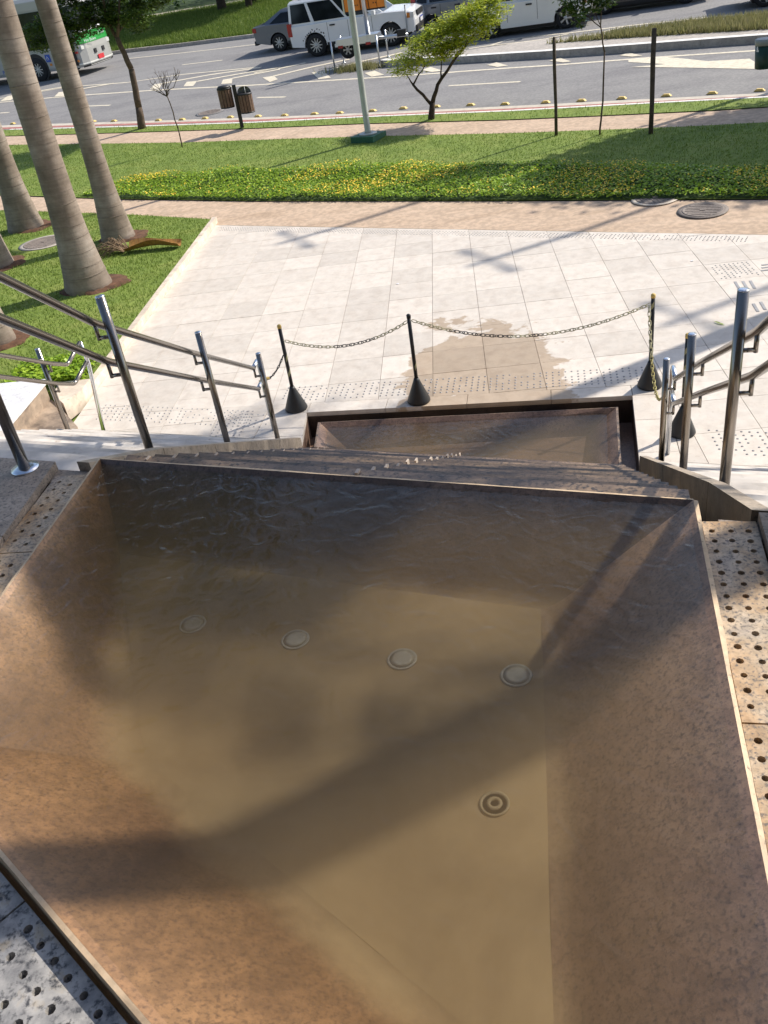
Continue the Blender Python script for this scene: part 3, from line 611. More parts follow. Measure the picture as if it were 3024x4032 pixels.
# perforated strips
def perforated(o,du,dv,L,W,pitch,rows,off,mat,seg=.6,r=.0105,z=ZP,stag=False):
    k=max(1,int(round(L/seg))); ln=L/k
    for s in range(k):
        mb=MB(); a=s*ln+.003; b=(s+1)*ln-.003; nc=int((b-a-.05)/pitch); u0=a+((b-a)-nc*pitch)/2
        T=lambda u,v,zz: (o[0]+du[0]*u+dv[0]*v,o[1]+du[1]*u+dv[1]*v,zz)
        v0=off; v1_=off+rows*pitch
        flip=(du[0]*dv[1]-du[1]*dv[0])<0
        def F(idx): return idx[::-1] if flip else idx
        for (ua,ub,va,vb) in ((a,b,0.004,v0),(a,b,v1_,W),(a,u0,v0,v1_),(u0+nc*pitch,b,v0,v1_)):
            if ub-ua>.001 and vb-va>.001: mb.add([T(ua,va,z),T(ub,va,z),T(ub,vb,z),T(ua,vb,z)],[F((0,1,2,3))])
        for i in range(nc):
            for j in range(rows):
                uu,vv=u0+(i+.5)*pitch,v0+(j+.5)*pitch; h=pitch/2; cu,cv=uu+rng.uniform(-.002,.002)+((.25*pitch if j%2 else -.25*pitch) if stag else 0),vv+rng.uniform(-.002,.002); rr=r*rng.uniform(.9,1.1)
                sq=[(uu+h*x,vv+h*y) for x,y in((1,0),(1,1),(0,1),(-1,1),(-1,0),(-1,-1),(0,-1),(1,-1))]
                cc=[(cu+rr*math.cos(q*math.pi/4),cv+rr*math.sin(q*math.pi/4)) for q in range(8)]
                vs=[T(x,y,z) for x,y in sq]+[T(x,y,z) for x,y in cc]+[T(x,y,z-.03) for x,y in cc]
                mb.add(vs,[F((q,(q+1)%8,8+(q+1)%8,8+q)) for q in range(8)]+[F((8+q,8+(q+1)%8,16+(q+1)%8,16+q)) for q in range(8)])
        mb.add([T(a,.004,z),T(b,.004,z),T(b,W,z),T(a,W,z),T(a,.004,z-.03),T(b,.004,z-.03),T(b,W,z-.03),T(a,W,z-.03)],[F(q) for q in ((4,5,1,0),(5,6,2,1),(6,7,3,2),(7,4,0,3))])
        mb.build('perforated_slab',mat,terr)
ldv=np.array([-1.,0]); ld=D-A; ldl=np.linalg.norm(ld); ld/=ldl; lnv=np.array([ld[1],-ld[0]]); lnv=lnv if lnv[0]<0 else -lnv
perforated(A+ld*.02+lnv*.022,ld,lnv,ldl+.15,.20,.062,3,.007,M['perf'],seg=.56,stag=True)
perforated(B+rd*.04+rn*.022,rd,rn,2.7,.175,.056,3,.004,M['perf'],seg=.9)
perforated(D+nd*.02+nn*.022,nd,nn,2.9,.315,.061,5,.004,M['perf_l'],seg=.75,r=.0112,stag=True)
for pl in ([A+lnv*.02,A+lnv*.25,D+lnv*.25+ld*.3,D+lnv*.02+ld*.3],):
    MB().prism([tuple(p) for p in pl],1.95,2.12).build('drain_channel',M['basin_dark'],terr)
# flights of steps on both sides of the cascade
def flight(name,label,xl,xr,zoff=0):
    t=thing(name,label,'staircase',(0,0,0)); N=14; run=4.1/N; rise=ZD/N
    for i in range(N-1):
        qa,qb=2.60+run*i,2.60+run*(i+1)+.03; z=ZD-rise*(i+1)
        pl=[xq(xl(qa),qa),xq(xr(qa),qa),xq(xr(qb),qb),xq(xl(qb),qb)]
        MB().prism([tuple(p) for p in pl],z-rise-.05,z).build('step',M['stair'],t)
    return t
KLo=lambda q:lq(np.array([-1.767,3.25]),np.array([-1.767,7.43]),q)[0]
KRo=lambda q:lq(np.array([.967,2.42]),np.array([1.457,6.42]),q)[0]
flight('staircase','pale stone flight of steps beside the steel rail and the palm lawn',lambda q:-4.25,lambda q:KLo(q)-.002)
flight('staircase','pale stone flight of steps running off past the steel rail near the manhole covers',lambda q:KRo(q)+.002,lambda q:4.3)
def sidekerb(label,i0,i1,o0,o1,sm='kerb_side'):
    t=thing('cascade_kerb',label,'kerb'); i0,i1,o0,o1=map(np.array,(i0,i1,o0,o1)); n=5
    zz=lambda q:ZD-(q-2.6)*ZD/4.1+.05
    for s in range(n):
        qa=2.605+(6.66-2.605)*s/n+.003; qb=2.605+(6.66-2.605)*(s+1)/n-.003
        pl=[lq(i0,i1,qa),lq(o0,o1,qa),lq(o0,o1,qb),lq(i0,i1,qb)]; za,zb=min(ZD+.002,zz(qa)),zz(qb)
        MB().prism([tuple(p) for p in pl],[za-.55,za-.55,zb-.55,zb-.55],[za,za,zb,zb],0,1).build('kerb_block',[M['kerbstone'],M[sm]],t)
    return t
sidekerb('sloping granite kerb between the cascade and the stairs on the palm lawn side',(-1.70,3.22),(-1.705,7.41),(-1.765,3.25),(-1.765,7.43),'kerbstone')
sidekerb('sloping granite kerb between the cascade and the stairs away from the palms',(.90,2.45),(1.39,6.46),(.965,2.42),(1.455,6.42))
# ================================================================ UPPER BASIN
rings_z=[2.325]
ZF=2.03
fpx=lambda x,y:PZ(x,y,ZF)[:2]
FA,FB=fpx(470,2165),fpx(2185,2385); FC=fpx(2265,4515); FD=fpx(500,3000)
basin=thing('upper_basin','large rust brown granite basin of murky water above the cascade','basin')
ROWS=[0,.1,.25,.4,.55,.7,.82,.9,.94,.98,1.02,1.06,1.1]
def dz_(s_): return s_ if s_<.9 else s_-(s_-.9)**2/.4
def slope(name,a,b,fa,fb,mat,th=.013):
    d=b-a; d=d/np.linalg.norm(d); n=np.array([d[1],-d[0]]); ctr=(A+B+C+D)/4
    if n@(a-ctr)<0:n=-n
    mb=MB(); K=9; vs=[]; rr=np.random.default_rng(len(name)*7)
    for s_ in ROWS:
        for k in range(K+1):
            p=(a+(fa-a)*s_)*(1-k/K)+(b+(fb-b)*s_)*(k/K); vs.append((p[0],p[1],ZR-(ZR-ZF)*dz_(s_)+(rr.normal(0,.0012) if 0<s_<1.2 and 0<k<K else 0)))
    mb.add(vs,[(r*(K+1)+k,r*(K+1)+k+1,(r+1)*(K+1)+k+1,(r+1)*(K+1)+k) for r in range(len(ROWS)-1) for k in range(K)],0,True)
    # sawn, slightly chipped upper edge and the outside of the slab
    M_=26; e0=[];e1=[];e2=[]
    for k in range(M_+1):
        p=a+(b-a)*k/M_; w_=th*rr.uniform(.8,1.15); e0.append((*p,ZR-.0002)); e1.append((*(p+n*w_),ZR-rr.uniform(.0015,.005))); e2.append((*(p+n*w_),ZF-.05))
    mb.add(e0+e1+e2,[(k,k+1,M_+2+k,M_+1+k) for k in range(M_)]+[(M_+1+k,M_+2+k,2*M_+3+k,2*M_+2+k) for k in range(M_)],1)
    return mb.build(name,[mat,M['rim']],basin)
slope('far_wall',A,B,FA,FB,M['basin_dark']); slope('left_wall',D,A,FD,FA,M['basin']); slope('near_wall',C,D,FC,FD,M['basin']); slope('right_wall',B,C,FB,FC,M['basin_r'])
FL=[a_+(f_-a_)*1.1 for a_,f_ in ((A,FA),(B,FB),(C,FC),(D,FD))]
MB().prism([tuple(p) for p in FL],ZF-.05,ZF).build('basin_floor',M['floor'],basin)
def ringlamp(p,r,name):
    mb=MB(); mb.lathe([(r*1.0,0),(r*.97,.0025),(r*.86,.003),(r*.84,.0025)],28,0,(p[0],p[1],p[2])); mb.lathe([(r*.84,.0025),(r*.5,.004),(.0001,.005)],28,1,(p[0],p[1],p[2]))
    return mb.build(name,[M['lens_pale'],M['lens_pale']],basin)
for x,y in [(415,1345),(637,1378),(868,1420),(1115,1455)]: p=PZ(x/S_,y/S_,ZF+.01); ringlamp((p[0],p[1],ZF+.002),.052,'underwater_lamp')
p=PZ(1068/S_,1732/S_,ZF+.01); mb=MB()
mb.lathe([(.043,0),(.043,.003),(.036,.004),(.034,.0)],28,0,(p[0],p[1],ZF+.001)); mb.lathe([(.022,0),(.022,.004),(.012,.005),(.012,.0)],24,0,(p[0],p[1],ZF+.001)); mb.build('inlet_nozzle',[M['nozzle']],basin)
# mineral streak along the water's edge
for pts in ([(408,1822),(385,1900),(372,1990),(366,2070)],[(232,2090),(262,2150),(300,2250),(318,2330),(345,2440),(398,2500),(420,2540)],[(165,2575),(190,2605)]):
    V_=[]; mb=MB()
    for i,(x,y) in enumerate(pts):
        d=ray(x,y); # intersect with the left wall plane
        a3,b3,c3_=np.array([*D,ZR]),np.array([*A,ZR]),np.array([*FA,ZF]); nrm=np.cross(b3-a3,c3_-a3); s=(nrm@(a3-np.array([0,0,HC])))/(nrm@d); V_.append(np.array([0,0,HC])+s*d)
    for a_,b_ in zip(V_[:-1],V_[1:]):
        for k_ in range(16):
            t=k_/16; q=a_+(b_-a_)*t; 
            mb.tube([q+rng.normal(0,.006,3)*[1,1,.3],a_+(b_-a_)*(t+.16)+rng.normal(0,.006,3)*[1,1,.3]],rng.uniform(.0006,.0015),5)
    mb.build('lime_streak',M['mortar'],basin)
wz=2.325
def inset(t): return [A+(FA-A)*t,B+(FB-B)*t,C+(FC-C)*t,D+(FD-D)*t]
tt=(ZR-wz)/(ZR-ZF); top=inset(tt-.03); bot=[np.array(p) for p in (FA,FB,FC,FD)]
n4=4; vs=[(*p,wz) for p in top]+[(*(p+(p-(FA+FB+FC+FD)/4)*.03),ZF-.02) for p in bot]
wm=MB().add(vs,[(3,2,1,0),(4,5,6,7),(0,1,5,4),(1,2,6,5),(2,3,7,6),(3,0,4,7)])
MWU=water_mat('murky_water',[(-1.12,2.30,85,.5,.10),(-.28,2.12,120,.35,.06),(.10,1.95,100,.4,.07),(.45,2.35,70,.6,.09)],(.50,.365,.20),1.95,nscale=11,bstr=.75,rstr=.8)
wo=wm.build('basin_water',MWU); tag(wo,kind='structure')
# ================================================================ CASCADE
J0=PZ(775/S_,1018/S_,2.17)[:2]; J1=PZ(995/S_,983/S_,-.05)[:2]
cas=thing('water_cascade','stepped cascade of wet brown slabs dropping to the lower pool','cascade')
N=14; run=4.1/N; rise=(ZR+.05)/N
for i in range(N):
    qa,qb=2.626+run*i*.995,2.626+run*(i+1)*.995; z=ZR-rise*(i+1)
    pl=[lq(A,A2,qa)+np.array([-.03,0]),lq(B,B2,qa)+np.array([.03,0]),lq(B,B2,qb)+np.array([.03,0]),lq(A,A2,qb)+np.array([-.03,0])]
    if i==N-1: pl[2]=lq(B,B2,qa+.08)+np.array([.03,0]); pl[3]=lq(A,A2,qa+.08)+np.array([-.03,0])
    s=MB().prism([tuple(p) for p in pl],z-.30,z+rng.uniform(-.003,.003),0,1).build('step',[M['step'],M['rim']],cas)
    # pale upstanding mortar fins where the slabs of a step join
    jm=J0+(J1-J0)*(i/(N-1)); jl=lq(A,A2,qb)+NU*.10
    for c_,hh_,wd_ in ((jm,.030*rng.uniform(.3,1.3),.006),(jl,.008,.004)):
        e=c_-NU*0; qn=(qb-.012)-(e@NQ); e=e+NQ*qn; b_=e-NQ*.035; dd=NU*wd_*rng.uniform(.7,1.3)
        MB().prism([tuple(b_-dd),tuple(b_+dd),tuple(e+dd),tuple(e-dd)],z-.01,z+hh_).build('mortar_joint',M['mortar'],s)
# pale edge strips closing the ends of the steps
for (a_,b_,o_) in ((B,B2,.03),(A,A2,-.055)):
    pa_,pb_=a_+np.array([o_,.0]),b_+np.array([o_,0]); pl=[pa_,pa_+np.array([.025,0]),pb_+np.array([.025,0]),pb_]
    MB().prism([tuple(p) for p in pl],[ZR-.35,ZR-.35,-.4,-.4],[ZR-.16,ZR-.16,-.06,-.06]).build('edge_strip',M['rim'],cas)
# ================================================================ LOWER POOL
pool=thing('lower_pool','sunken brown granite pool at the foot of the cascade','pool')
def wall2(a,b,z0,z1,th,mat,name):
    a,b=np.array(a),np.array(b); d=b-a; d/=np.linalg.norm(d); n=np.array([-d[1],d[0]]); n=n if n@(a-np.array([-.1,7.3]))>0 else -n
    MB().prism([tuple(a),tuple(b),tuple(b+n*th),tuple(a+n*th)],z0,z1).build(name,mat,pool)
h=hole
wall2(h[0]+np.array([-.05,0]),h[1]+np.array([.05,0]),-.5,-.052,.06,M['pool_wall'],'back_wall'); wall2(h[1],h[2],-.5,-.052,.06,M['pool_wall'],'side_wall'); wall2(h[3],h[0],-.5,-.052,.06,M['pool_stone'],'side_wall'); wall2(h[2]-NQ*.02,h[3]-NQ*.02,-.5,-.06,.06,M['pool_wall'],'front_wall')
MB().prism([tuple(p) for p in h],-.52,-.30).build('channel_floor',M['pool_stone'],pool)
tr=[np.array(p) for p in [(-1.59,7.98),(1.40,7.68),(1.23,6.53),(-1.57,7.46)]]; tc=sum(tr)/4
ti=[tc+(p-tc)*np.array([.80,.55]) for p in tr]; ti[2]=ti[2]-NQ*.0; zt,zf=-.05,-.27
tm=MB(); to=[p+(p-tc)/np.linalg.norm(p-tc)*.022 for p in tr]
tm.add([(*p,zt) for p in tr]+[(*p,zf) for p in ti],[(0,1,5,4),(1,2,6,5),(2,3,7,6),(3,0,4,7)][::1],0); tm.f=[q[::-1] for q in tm.f]
tm.add([(*p,zf) for p in ti],[(3,2,1,0)],2)
b=len(tm.v); tm.add([(*p,zt) for p in tr]+[(*p,zt) for p in to]+[(*p,-.42) for p in to],[(0,4,5,1),(1,5,6,2),(2,6,7,3),(3,7,4,0),(4,8,9,5),(5,9,10,6),(6,10,11,7),(7,11,8,4)],1)
tm.build('tray',[M['pool_stone'],M['step'],M['pool_stone']],pool)
rings_z[0]=-.085
wt=[p+(tc-p)*np.array([.06,.10]) for p in tr]; wb=[tc+(p-tc)*.99 for p in ti]
pwm=MB().add([(*p,-.085) for p in wt]+[(*p,zf-.01) for p in wb],[(3,2,1,0),(4,5,6,7),(0,1,5,4),(1,2,6,5),(2,3,7,6),(3,0,4,7)])
pw=PZ(1650,1760,-.085)
pwo=pwm.build('pool_water',water_mat('pool_water_mat',[(pw[0]+.15,pw[1]+.02,60,1.2,.5),(pw[0]-.5,pw[1]+.1,75,.6,.2)],(.46,.36,.22),2.2,14,.3,.6)); tag(pwo,kind='structure')
# ================================================================ HANDRAILS
def arc_pts(pts,n=6):   # soften corners
    pts=[np.array(p,float) for p in pts]; out=[pts[0]]
    for i in range(1,len(pts)-1):
        a,b,c=pts[i-1],pts[i],pts[i+1]; r=.05; p=b+(a-b)/np.linalg.norm(a-b)*r; q=b+(c-b)/np.linalg.norm(c-b)*r
        for k in range(n+1):
            t=k/n; out.append((1-t)**2*p+2*t*(1-t)*b+t*t*q)
    return out+[pts[-1]]
def handrail(label,posts,off,rails,loop=None,pr=.0254,rr=.021,flange=()):
    t=thing('handrail',label,'handrail')
    for i,(x,y,zb,zt_) in enumerate(posts):
        po=MB().tube([(x,y,zb),(x,y,zt_-.004)],pr,20).build('post',M['steel'],t)
        MB().lathe([(pr,0),(pr,.004),(pr*.6,.007),(.0001,.008)],20,0,(x,y,zt_-.004)).build('cap',M['steel_cap'],po)
        if i in flange: MB().lathe([(.062,0),(.062,.008),(.03,.012)],28,0,(x,y,zb-.001)).build('flange',M['steel_cap'],po)
    for pts in rails: MB().tube(arc_pts(pts),rr,16).build('rail',M['steel'],t)
    for (x,y,zb,zt_) in posts:
        for pts in rails:
            # height of the rail beside this post
            best=None
            for a,b in zip(pts[:-1],pts[1:]):
                a,b=np.array(a),np.array(b); dxy=(b-a)[:2]; L=dxy@dxy
                if L<1e-6: continue
                s=((np.array([x,y])-a[:2])@dxy)/L
                if -.02<=s<=1.02: best=a+(b-a)*s
            if best is None: continue
            q=best; MB().tube([(x,y,q[2]-.085),(q[0],q[1],q[2]-.085)],.011,10).tube([(q[0],q[1],q[2]-.096),(q[0],q[1],q[2]-.01)],.011,10).build('bracket',M['steel'],t)
    if loop is not None:
        for pts in loop: MB().tube(arc_pts(pts),rr,16).build('rail_return',M['steel_cap'],t)
    return t
def rp(x,y,z): return (x,y,z)
LP=[(-2.0,3.23,ZD,ZD+1.06),(-1.86,4.26,1.62,2.72),(-1.96,5.97,.72,1.83),(-1.97,7.59,.0,.95)]
ro_=-.075
handrail('brushed steel two-bar handrail between the cascade and the stairs on the palm side',LP,ro_,
 [[(-1.96,1.2,ZD+.92),(-1.93,3.30,ZD+.92-.11+.11),(-1.935,4.26,2.58),(-2.035,5.97,1.67),(-2.045,7.59,.80)],[(-1.96,1.2,ZD+.70),(-1.93,3.30,ZD+.70),(-1.935,4.26,2.36),(-2.035,5.97,1.45),(-2.045,7.59,.58)]],
 loop=[[(-2.045,7.57,.81),(-2.045,7.80,.80),(-2.045,7.82,.0)],[(-2.045,7.57,.585),(-2.045,7.80,.58)]],flange=(0,))
RP=[(1.03,2.36,ZD,ZD+1.06),(1.18,3.61,1.56,2.63),(1.36,5.01,.76,1.83),(1.55,6.39,.0,1.03)]
handrail('brushed steel two-bar handrail between the cascade and the stairs away from the palms',RP,.075,
 [[(1.10,2.30,ZD+.92),(1.115,2.45,ZD+.90),(1.255,3.61,2.43),(1.435,5.01,1.64),(1.62,6.36,.86)],[(1.10,2.30,ZD+.70),(1.115,2.45,ZD+.68),(1.255,3.61,2.22),(1.435,5.01,1.42),(1.62,6.36,.64)]],
 loop=[[(1.62,6.36,.86),(1.66,6.62,.85),(1.66,6.64,.0)],[(1.62,6.36,.64),(1.66,6.62,.63)]])
r2=[(-4.14,7.69,.12,1.2)]
handrail('pale steel handrail with bent ends beside the white stone platform',[(-4.14,7.69,.12,1.2),(-4.14,6.0,1.0,2.1)],.07,
 [[(-4.08,5.2,2.45),(-4.08,6.0,1.98),(-4.08,7.69,1.04),(-4.08,8.05,.86),(-3.98,8.28,1.0)],[(-4.08,5.2,2.23),(-4.08,6.0,1.76),(-4.08,7.69,.82),(-4.08,8.05,.64),(-3.98,8.28,.78)]],
 loop=[[(-3.98,8.28,1.0),(-3.98,8.31,.76),(-3.98,8.10,.0)]])
# platform and plinth left of the stairs
plat=thing('white_platform','white stone platform with stained brown stone beside the stairs','platform')
MB().prism([(-9,5.5),(-4.86,5.5),(-4.86,8.95),(-9,9.05)],.30,.36).build('coping',M['white_stone'],plat)
MB().prism([(-9,5.52),(-4.88,5.52),(-4.88,8.93),(-9,9.03)],-.09,.30).build('face',M['brown_stone'],plat)
MB().prism([(-4.878,5.5),(-4.27,5.5),(-4.27,8.15),(-4.62,8.62),(-4.878,8.95)],-.09,.10).build('stained_slab',M['brown_stone'],plat)
pl_=thing('marble_plinth','low pale marble plinth at the foot of the palm lawn','plinth'); MB().prism([(-4.86,8.97),(-4.60,8.66),(-4.50,9.0),(-4.50,9.29),(-4.86,9.29)],-.06,.16).build('block',M['pink'],pl_)
# ground cover clump behind the platform
X=rng.uniform(-5.6,-4.62,2600);Y=rng.uniform(9.3,10.0,2600); V,F=quads(np.stack([X,Y,.10+.14*rng.uniform(.2,1,2600)],1),.03,.6,1.3)
o=bpy.data.objects.new('leafy_clump',npmesh('leafy_clump',V,F,M['cover'])); COL.objects.link(o); tag(o,'bright green leafy clump behind the marble plinth','ground cover',kind='stuff')
# ================================================================ STANCHIONS AND CHAINS
STX=[((1168,1610),'yellow-capped black stanchion chained to the palm-side handrail'),((1650,1580),'black stanchion without a cap at the middle of the pool edge'),((2558,1520),'yellow-capped black stanchion standing by the pool corner away from the palms'),((2625,1800),'black stanchion half hidden behind the handrail posts')]
SP=[]
for i,((x,y),lab) in enumerate(STX):
    p=PZ(x,y) if i<3 else np.array([1.86,6.98,0]); t=thing('stanchion',lab,'stanchion',(p[0],p[1],0),0,'stanchions round the lower pool'); SP.append(p)
    Hs=.95
    MB().lathe([(.115,0),(.122,.012),(.118,.03),(.035,.24),(.024,.27)],28).build('base',M['black'],t)
    MB().tube([(0,0,.24),(0,0,Hs-.02)],.0195,16).build('pole',M['black'],t)
    MB().lathe([(.022,0),(.0225,.03),(.012,.04),(.0001,.042)],16,0,(0,0,Hs-.03)).build('cap',M['black'] if i==1 else M['yellow'],t)
    for k in range(3 if i!=1 else 2):   # spiral tape
        sb=MB(); z0=.36+.19*k
        vs=[];n=14
        for j in range(n+1):
            a=math.pi*1.1*j/n+1.1*k-2.6+i; zz=z0+.10*j/n
            for dz in (0,.05): vs.append((.0203*math.cos(a),.0203*math.sin(a),zz+dz))
        sb.add(vs,[(2*j,2*j+2,2*j+3,2*j+1) for j in range(n)],0,True); sb.build('stripe',M['stripe'],t)
lk=MB(); ring=[]
for j in range(16):
    a=2*math.pi*j/16; ring.append((.024*math.cos(a)*(1 if abs(math.cos(a))>0 else 1)+ (.006 if math.cos(a)>0 else -.006),.0125*math.sin(a),0))
seg=6; vs=[]
for j,p in enumerate(ring):
    nx=np.array([math.cos(2*math.pi*j/16),math.sin(2*math.pi*j/16),0])
    for k in range(seg):
        b_=2*math.pi*k/seg; vs.append(np.array(p)+.0040*(math.cos(b_)*nx+math.sin(b_)*np.array([0,0,1])))
lk.add(vs,[(j*seg+k,((j+1)%16)*seg+k,((j+1)%16)*seg+(k+1)%seg,j*seg+(k+1)%seg) for j in range(16) for k in range(seg)],0,True)
LKM={c:lk.mesh('link_'+c,M[c]) for c in ('chain_y','chain_g','black')}
def chain(label,a,b,sag,cols,group='plastic barrier chains'):
    a,b=np.array(a,float),np.array(b,float); t=thing('chain',label,'chain',tuple(a),0,group); N=200
    pts=[a+(b-a)*s+np.array([0,0,-sag*4*s*(1-s)]) for s in np.linspace(0,1,N)]
    d=np.cumsum([0]+[np.linalg.norm(pts[i+1]-pts[i]) for i in range(N-1)]); L=d[-1]; n=max(2,int(round(L/.043))); sp=L/n
    for i in range(n):
        s0=(i+.5)*sp; k=int(np.searchsorted(d,s0)); k=min(max(k,1),N-2); q=pts[k]; tg=pts[k+1]-pts[k-1]; tg/=np.linalg.norm(tg)
        X_=Vector(tg); Y_=Vector((0,0,1)).cross(X_); Y_=Y_.normalized() if Y_.length>1e-3 else Vector((0,1,0)); Z_=X_.cross(Y_)
        ro=(.35 if i%2 else 1.25)+random.uniform(-.12,.12); Y2=Y_*math.cos(ro)+Z_*math.sin(ro); Z2=X_.cross(Y2)
        o=bpy.data.objects.new('link',LKM[cols((i+.5)/n)]); COL.objects.link(o); o.parent=t
        o.matrix_local=Matrix(((X_.x,Y2.x,Z2.x,q[0]-a[0]),(X_.y,Y2.y,Z2.y,q[1]-a[1]),(X_.z,Y2.z,Z2.z,q[2]-a[2]),(0,0,0,1)))
    return t
zc=.86
top=lambda i,dx=0,z=zc:(SP[i][0]+dx,SP[i][1],z)
chain('long chain hanging between the middle stanchion and the pool corner stanchion',top(1,.03,.89),top(2,-.03,.86),.24,lambda s:'black' if .16<s<.42 or .5<s<.56 else 'chain_g')
chain('shorter chain hanging between the middle stanchion and the palm-side stanchion',top(0,.03,.78),top(1,-.03,.88),.15,lambda s:'black' if .4<s<.72 else 'chain_g')
chain('short dark chain from a stanchion to the palm-side handrail end',top(0,-.025,.62),(-2.03,7.84,.55),.05,lambda s:'chain_y' if s>.85 else 'black')
chain('yellow and black chain dropping from the corner stanchion to the handrail',(SP[2][0]-.04,SP[2][1]-.02,.84),(1.62,6.66,.62),.42,lambda s:'chain_g' if s<.3 else ('chain_y' if s<.85 else 'black'))
MB().tube([(-2.075,7.80,.56),(-2.01,7.80,.585),(-1.99,7.845,.57),(-2.06,7.85,.555)],.016,8).build('rail_tie',M['yellow']); tag(bpy.data.objects['rail_tie'],'yellow tie wrapped round the palm-side handrail end','tie')
# ================================================================ PALMS
frond_me=None
def frond_mesh():
    V=[];F=[];L=2.6;n=30; pts=[]
    for i in range(n+1):
        s=i/n; x=L*s*(1-.18*s); z=.9*s-1.9*s*s; pts.append(np.array([x,0,z]))
    mb=MB().tube([tuple(p) for p in pts[::3]],[.035*(1-.85*i/10) for i in range(len(pts[::3]))],5)
    for i in range(3,n+1):
        for sd in (-1,1):
            for q in (0,1):
                p=pts[i]-(pts[i]-pts[i-1])*.5*q; l=.55*math.sin(math.pi*(.12+.85*i/n))+.1; a=R_(60+random.uniform(-12,12)); dr=random.uniform(-.25,-.05)
                d=np.array([math.cos(a),sd*math.sin(a),dr]); t=np.array([.018,0,.006]); mb.add([p-t,p+t,p+d*l*.6+t*1.2+[0,0,.02],p+d*l+[0,0,-.12*l]],[(0,1,2,3)])
    return mb.mesh('frond',M['frond'])
def palm(x,y,zb,Hh,dia,label,seed,group='royal palms on the palm lawn',crown=14):
    r=random.Random(seed); t=thing('palm_tree',label,'palm tree',(x,y,zb),0,group)
    prof=[];r0=dia/2; n=60; lean=(r.uniform(-.05,.05),r.uniform(-.05,.05))
    pts=[];rad=[];scar=[]
    nextz=.25
    for i in range(n+1):
        z=Hh*i/n; s=z/Hh
        rr=r0*(.60+.40*math.exp(-(z/.75)**1.5)+.06*math.exp(-(z/.12)**2))*(1-.28*s); pts.append((lean[0]*s*s*Hh*.5,lean[1]*s*s*Hh*.5,z-.06)); rad.append(rr*(1+r.uniform(-.008,.008)))
    MB().tube(pts,rad,28).build('trunk',M['palm'],t)
    z=.3
    while z<Hh-.3:
        k=min(n-1,int(z/Hh*n)); f_=z/Hh*n-k; rr=rad[k]+(rad[k+1]-rad[k])*f_; c=np.array(pts[k])+(np.array(pts[k+1])-np.array(pts[k]))*f_; a0=r.uniform(0,6.28); am=.012
        P_=[(c[0]+rr*1.004*math.cos(a),c[1]+rr*1.004*math.sin(a),c[2]+am*math.sin(a+a0)) for a in np.linspace(0,6.2832,29)]
        if z<6: MB().tube(P_,r.uniform(.0025,.0055),5,cap=False).build('leaf_scar',M['palm_ring'],t)
        z+=r.uniform(.15,.24)
    e=np.array(pts[-1]); MB().tube([tuple(e),tuple(e+[0,0,.9]),tuple(e+[0,0,1.3])],[rad[-1]*1.1,rad[-1]*.95,.05],16).build('crownshaft',M['cover'],t)
    for k in range(crown):
        a=2*math.pi*k/crown*2.4+r.uniform(-.2,.2); inst('frond',frond_me,t,(e[0],e[1],e[2]+1.15),(r.uniform(-.15,.15),r.uniform(-.5,.35),a),r.uniform(.85,1.1))
    vs=[(0,0,.012)];ns=30
    for f_,zz in ((.55,.02),(.85,.035),(1.0,-.004)):
        for j in range(ns):
            a=2*math.pi*j/ns; R0=(dia*.5+.13)*(1+.10*math.sin(2*a+seed)+.07*math.sin(5*a+seed*2)+r.uniform(-.05,.05)); vs.append((f_*R0*math.cos(a)+.10*f_,f_*R0*math.sin(a)+.05*f_,zz+r.uniform(-.012,.012)))
    fs=[(0,1+j,1+(j+1)%ns) for j in range(ns)]+[(1+k*ns+j,1+(k+1)*ns+j,1+(k+1)*ns+(j+1)%ns,1+k*ns+(j+1)%ns) for k in range(2) for j in range(ns)]
    MB().add(vs,fs,0,True).build('soil_ring',M['soil'],t)
    return t
frond_me=frond_mesh()
pl_lab=['thick pale palm trunk rising from the lawn closest to the handrail','slender palm trunk with a dry fallen sheath at its foot','palm trunk between the lawn manhole and the walkway','palm trunk beside the lawn manhole, farther from the plaza','palm trunk next to the leafy clump and white platform']
for i,((x,y),dia,hh) in enumerate(zip(PALMS,(.74,.62,.72,.62,.52),(8.2,8.6,8.,7.8,7.5))): palm(x,y,.10,hh,dia,pl_lab[i],20+i)
rp_lab=['tall palm beside the stairs away from the palm lawn, shading the basin','tall palm in the planting beyond the far stair rail','tall palm between the other two beside the stairs, shading the cascade']
for i,(x,y,hh) in enumerate([(4.95,4.55,10.2),(7.1,11.5,8.8),(6.3,8.1,9.0)]): palm(x,y,.0,hh,.6,rp_lab[i],40+i,'royal palms past the second stair')
# lawn manhole and covers
def manhole(label,p,r,cr,tilt=True):
    t=thing('manhole_cover',label,'manhole',(p[0],p[1],p[2]),random.uniform(0,3),'manhole covers',tilt=tilt)
    MB().lathe([(r*1.22,0),(r*1.22,.006),(r*1.03,.008)],36).build('collar',cr,t)
    MB().lathe([(r,0),(r,.012),(r*.96,.016),(r*.93,.012),(.001,.012)],36).build('lid',M['iron'],t)
    mb=MB()
    for k in range(-3,4):
        hl_=math.sqrt(max(0,(r*.85)**2-(k*r*.24)**2)); mb.box((0,k*r*.24,.014),(2*hl_,r*.05,.006)); 
    mb.box((0,0,.015),(.08,.08,.01)); mb.build('lid_ribs',M['iron'],t)
    return t
manhole('round manhole cover in the grass between the palms',(mh_l[0],mh_l[1],.10),.40,M['concrete_grey'],False)
q=U(1415,430); manhole('round iron manhole cover with pale collar at the flower bed edge',(q[0],q[1],q[2]+.012),.30,M['pink'])
q=U(1518,456); manhole('round iron manhole cover set in the middle of the walkway',(q[0],q[1],q[2]+.012),.30,M['iron'])
q=c1(1370,735); manhole('worn manhole cover with broken patch in the road lane',(q[0],q[1],q[2]+.001),.36,M['asphalt'])
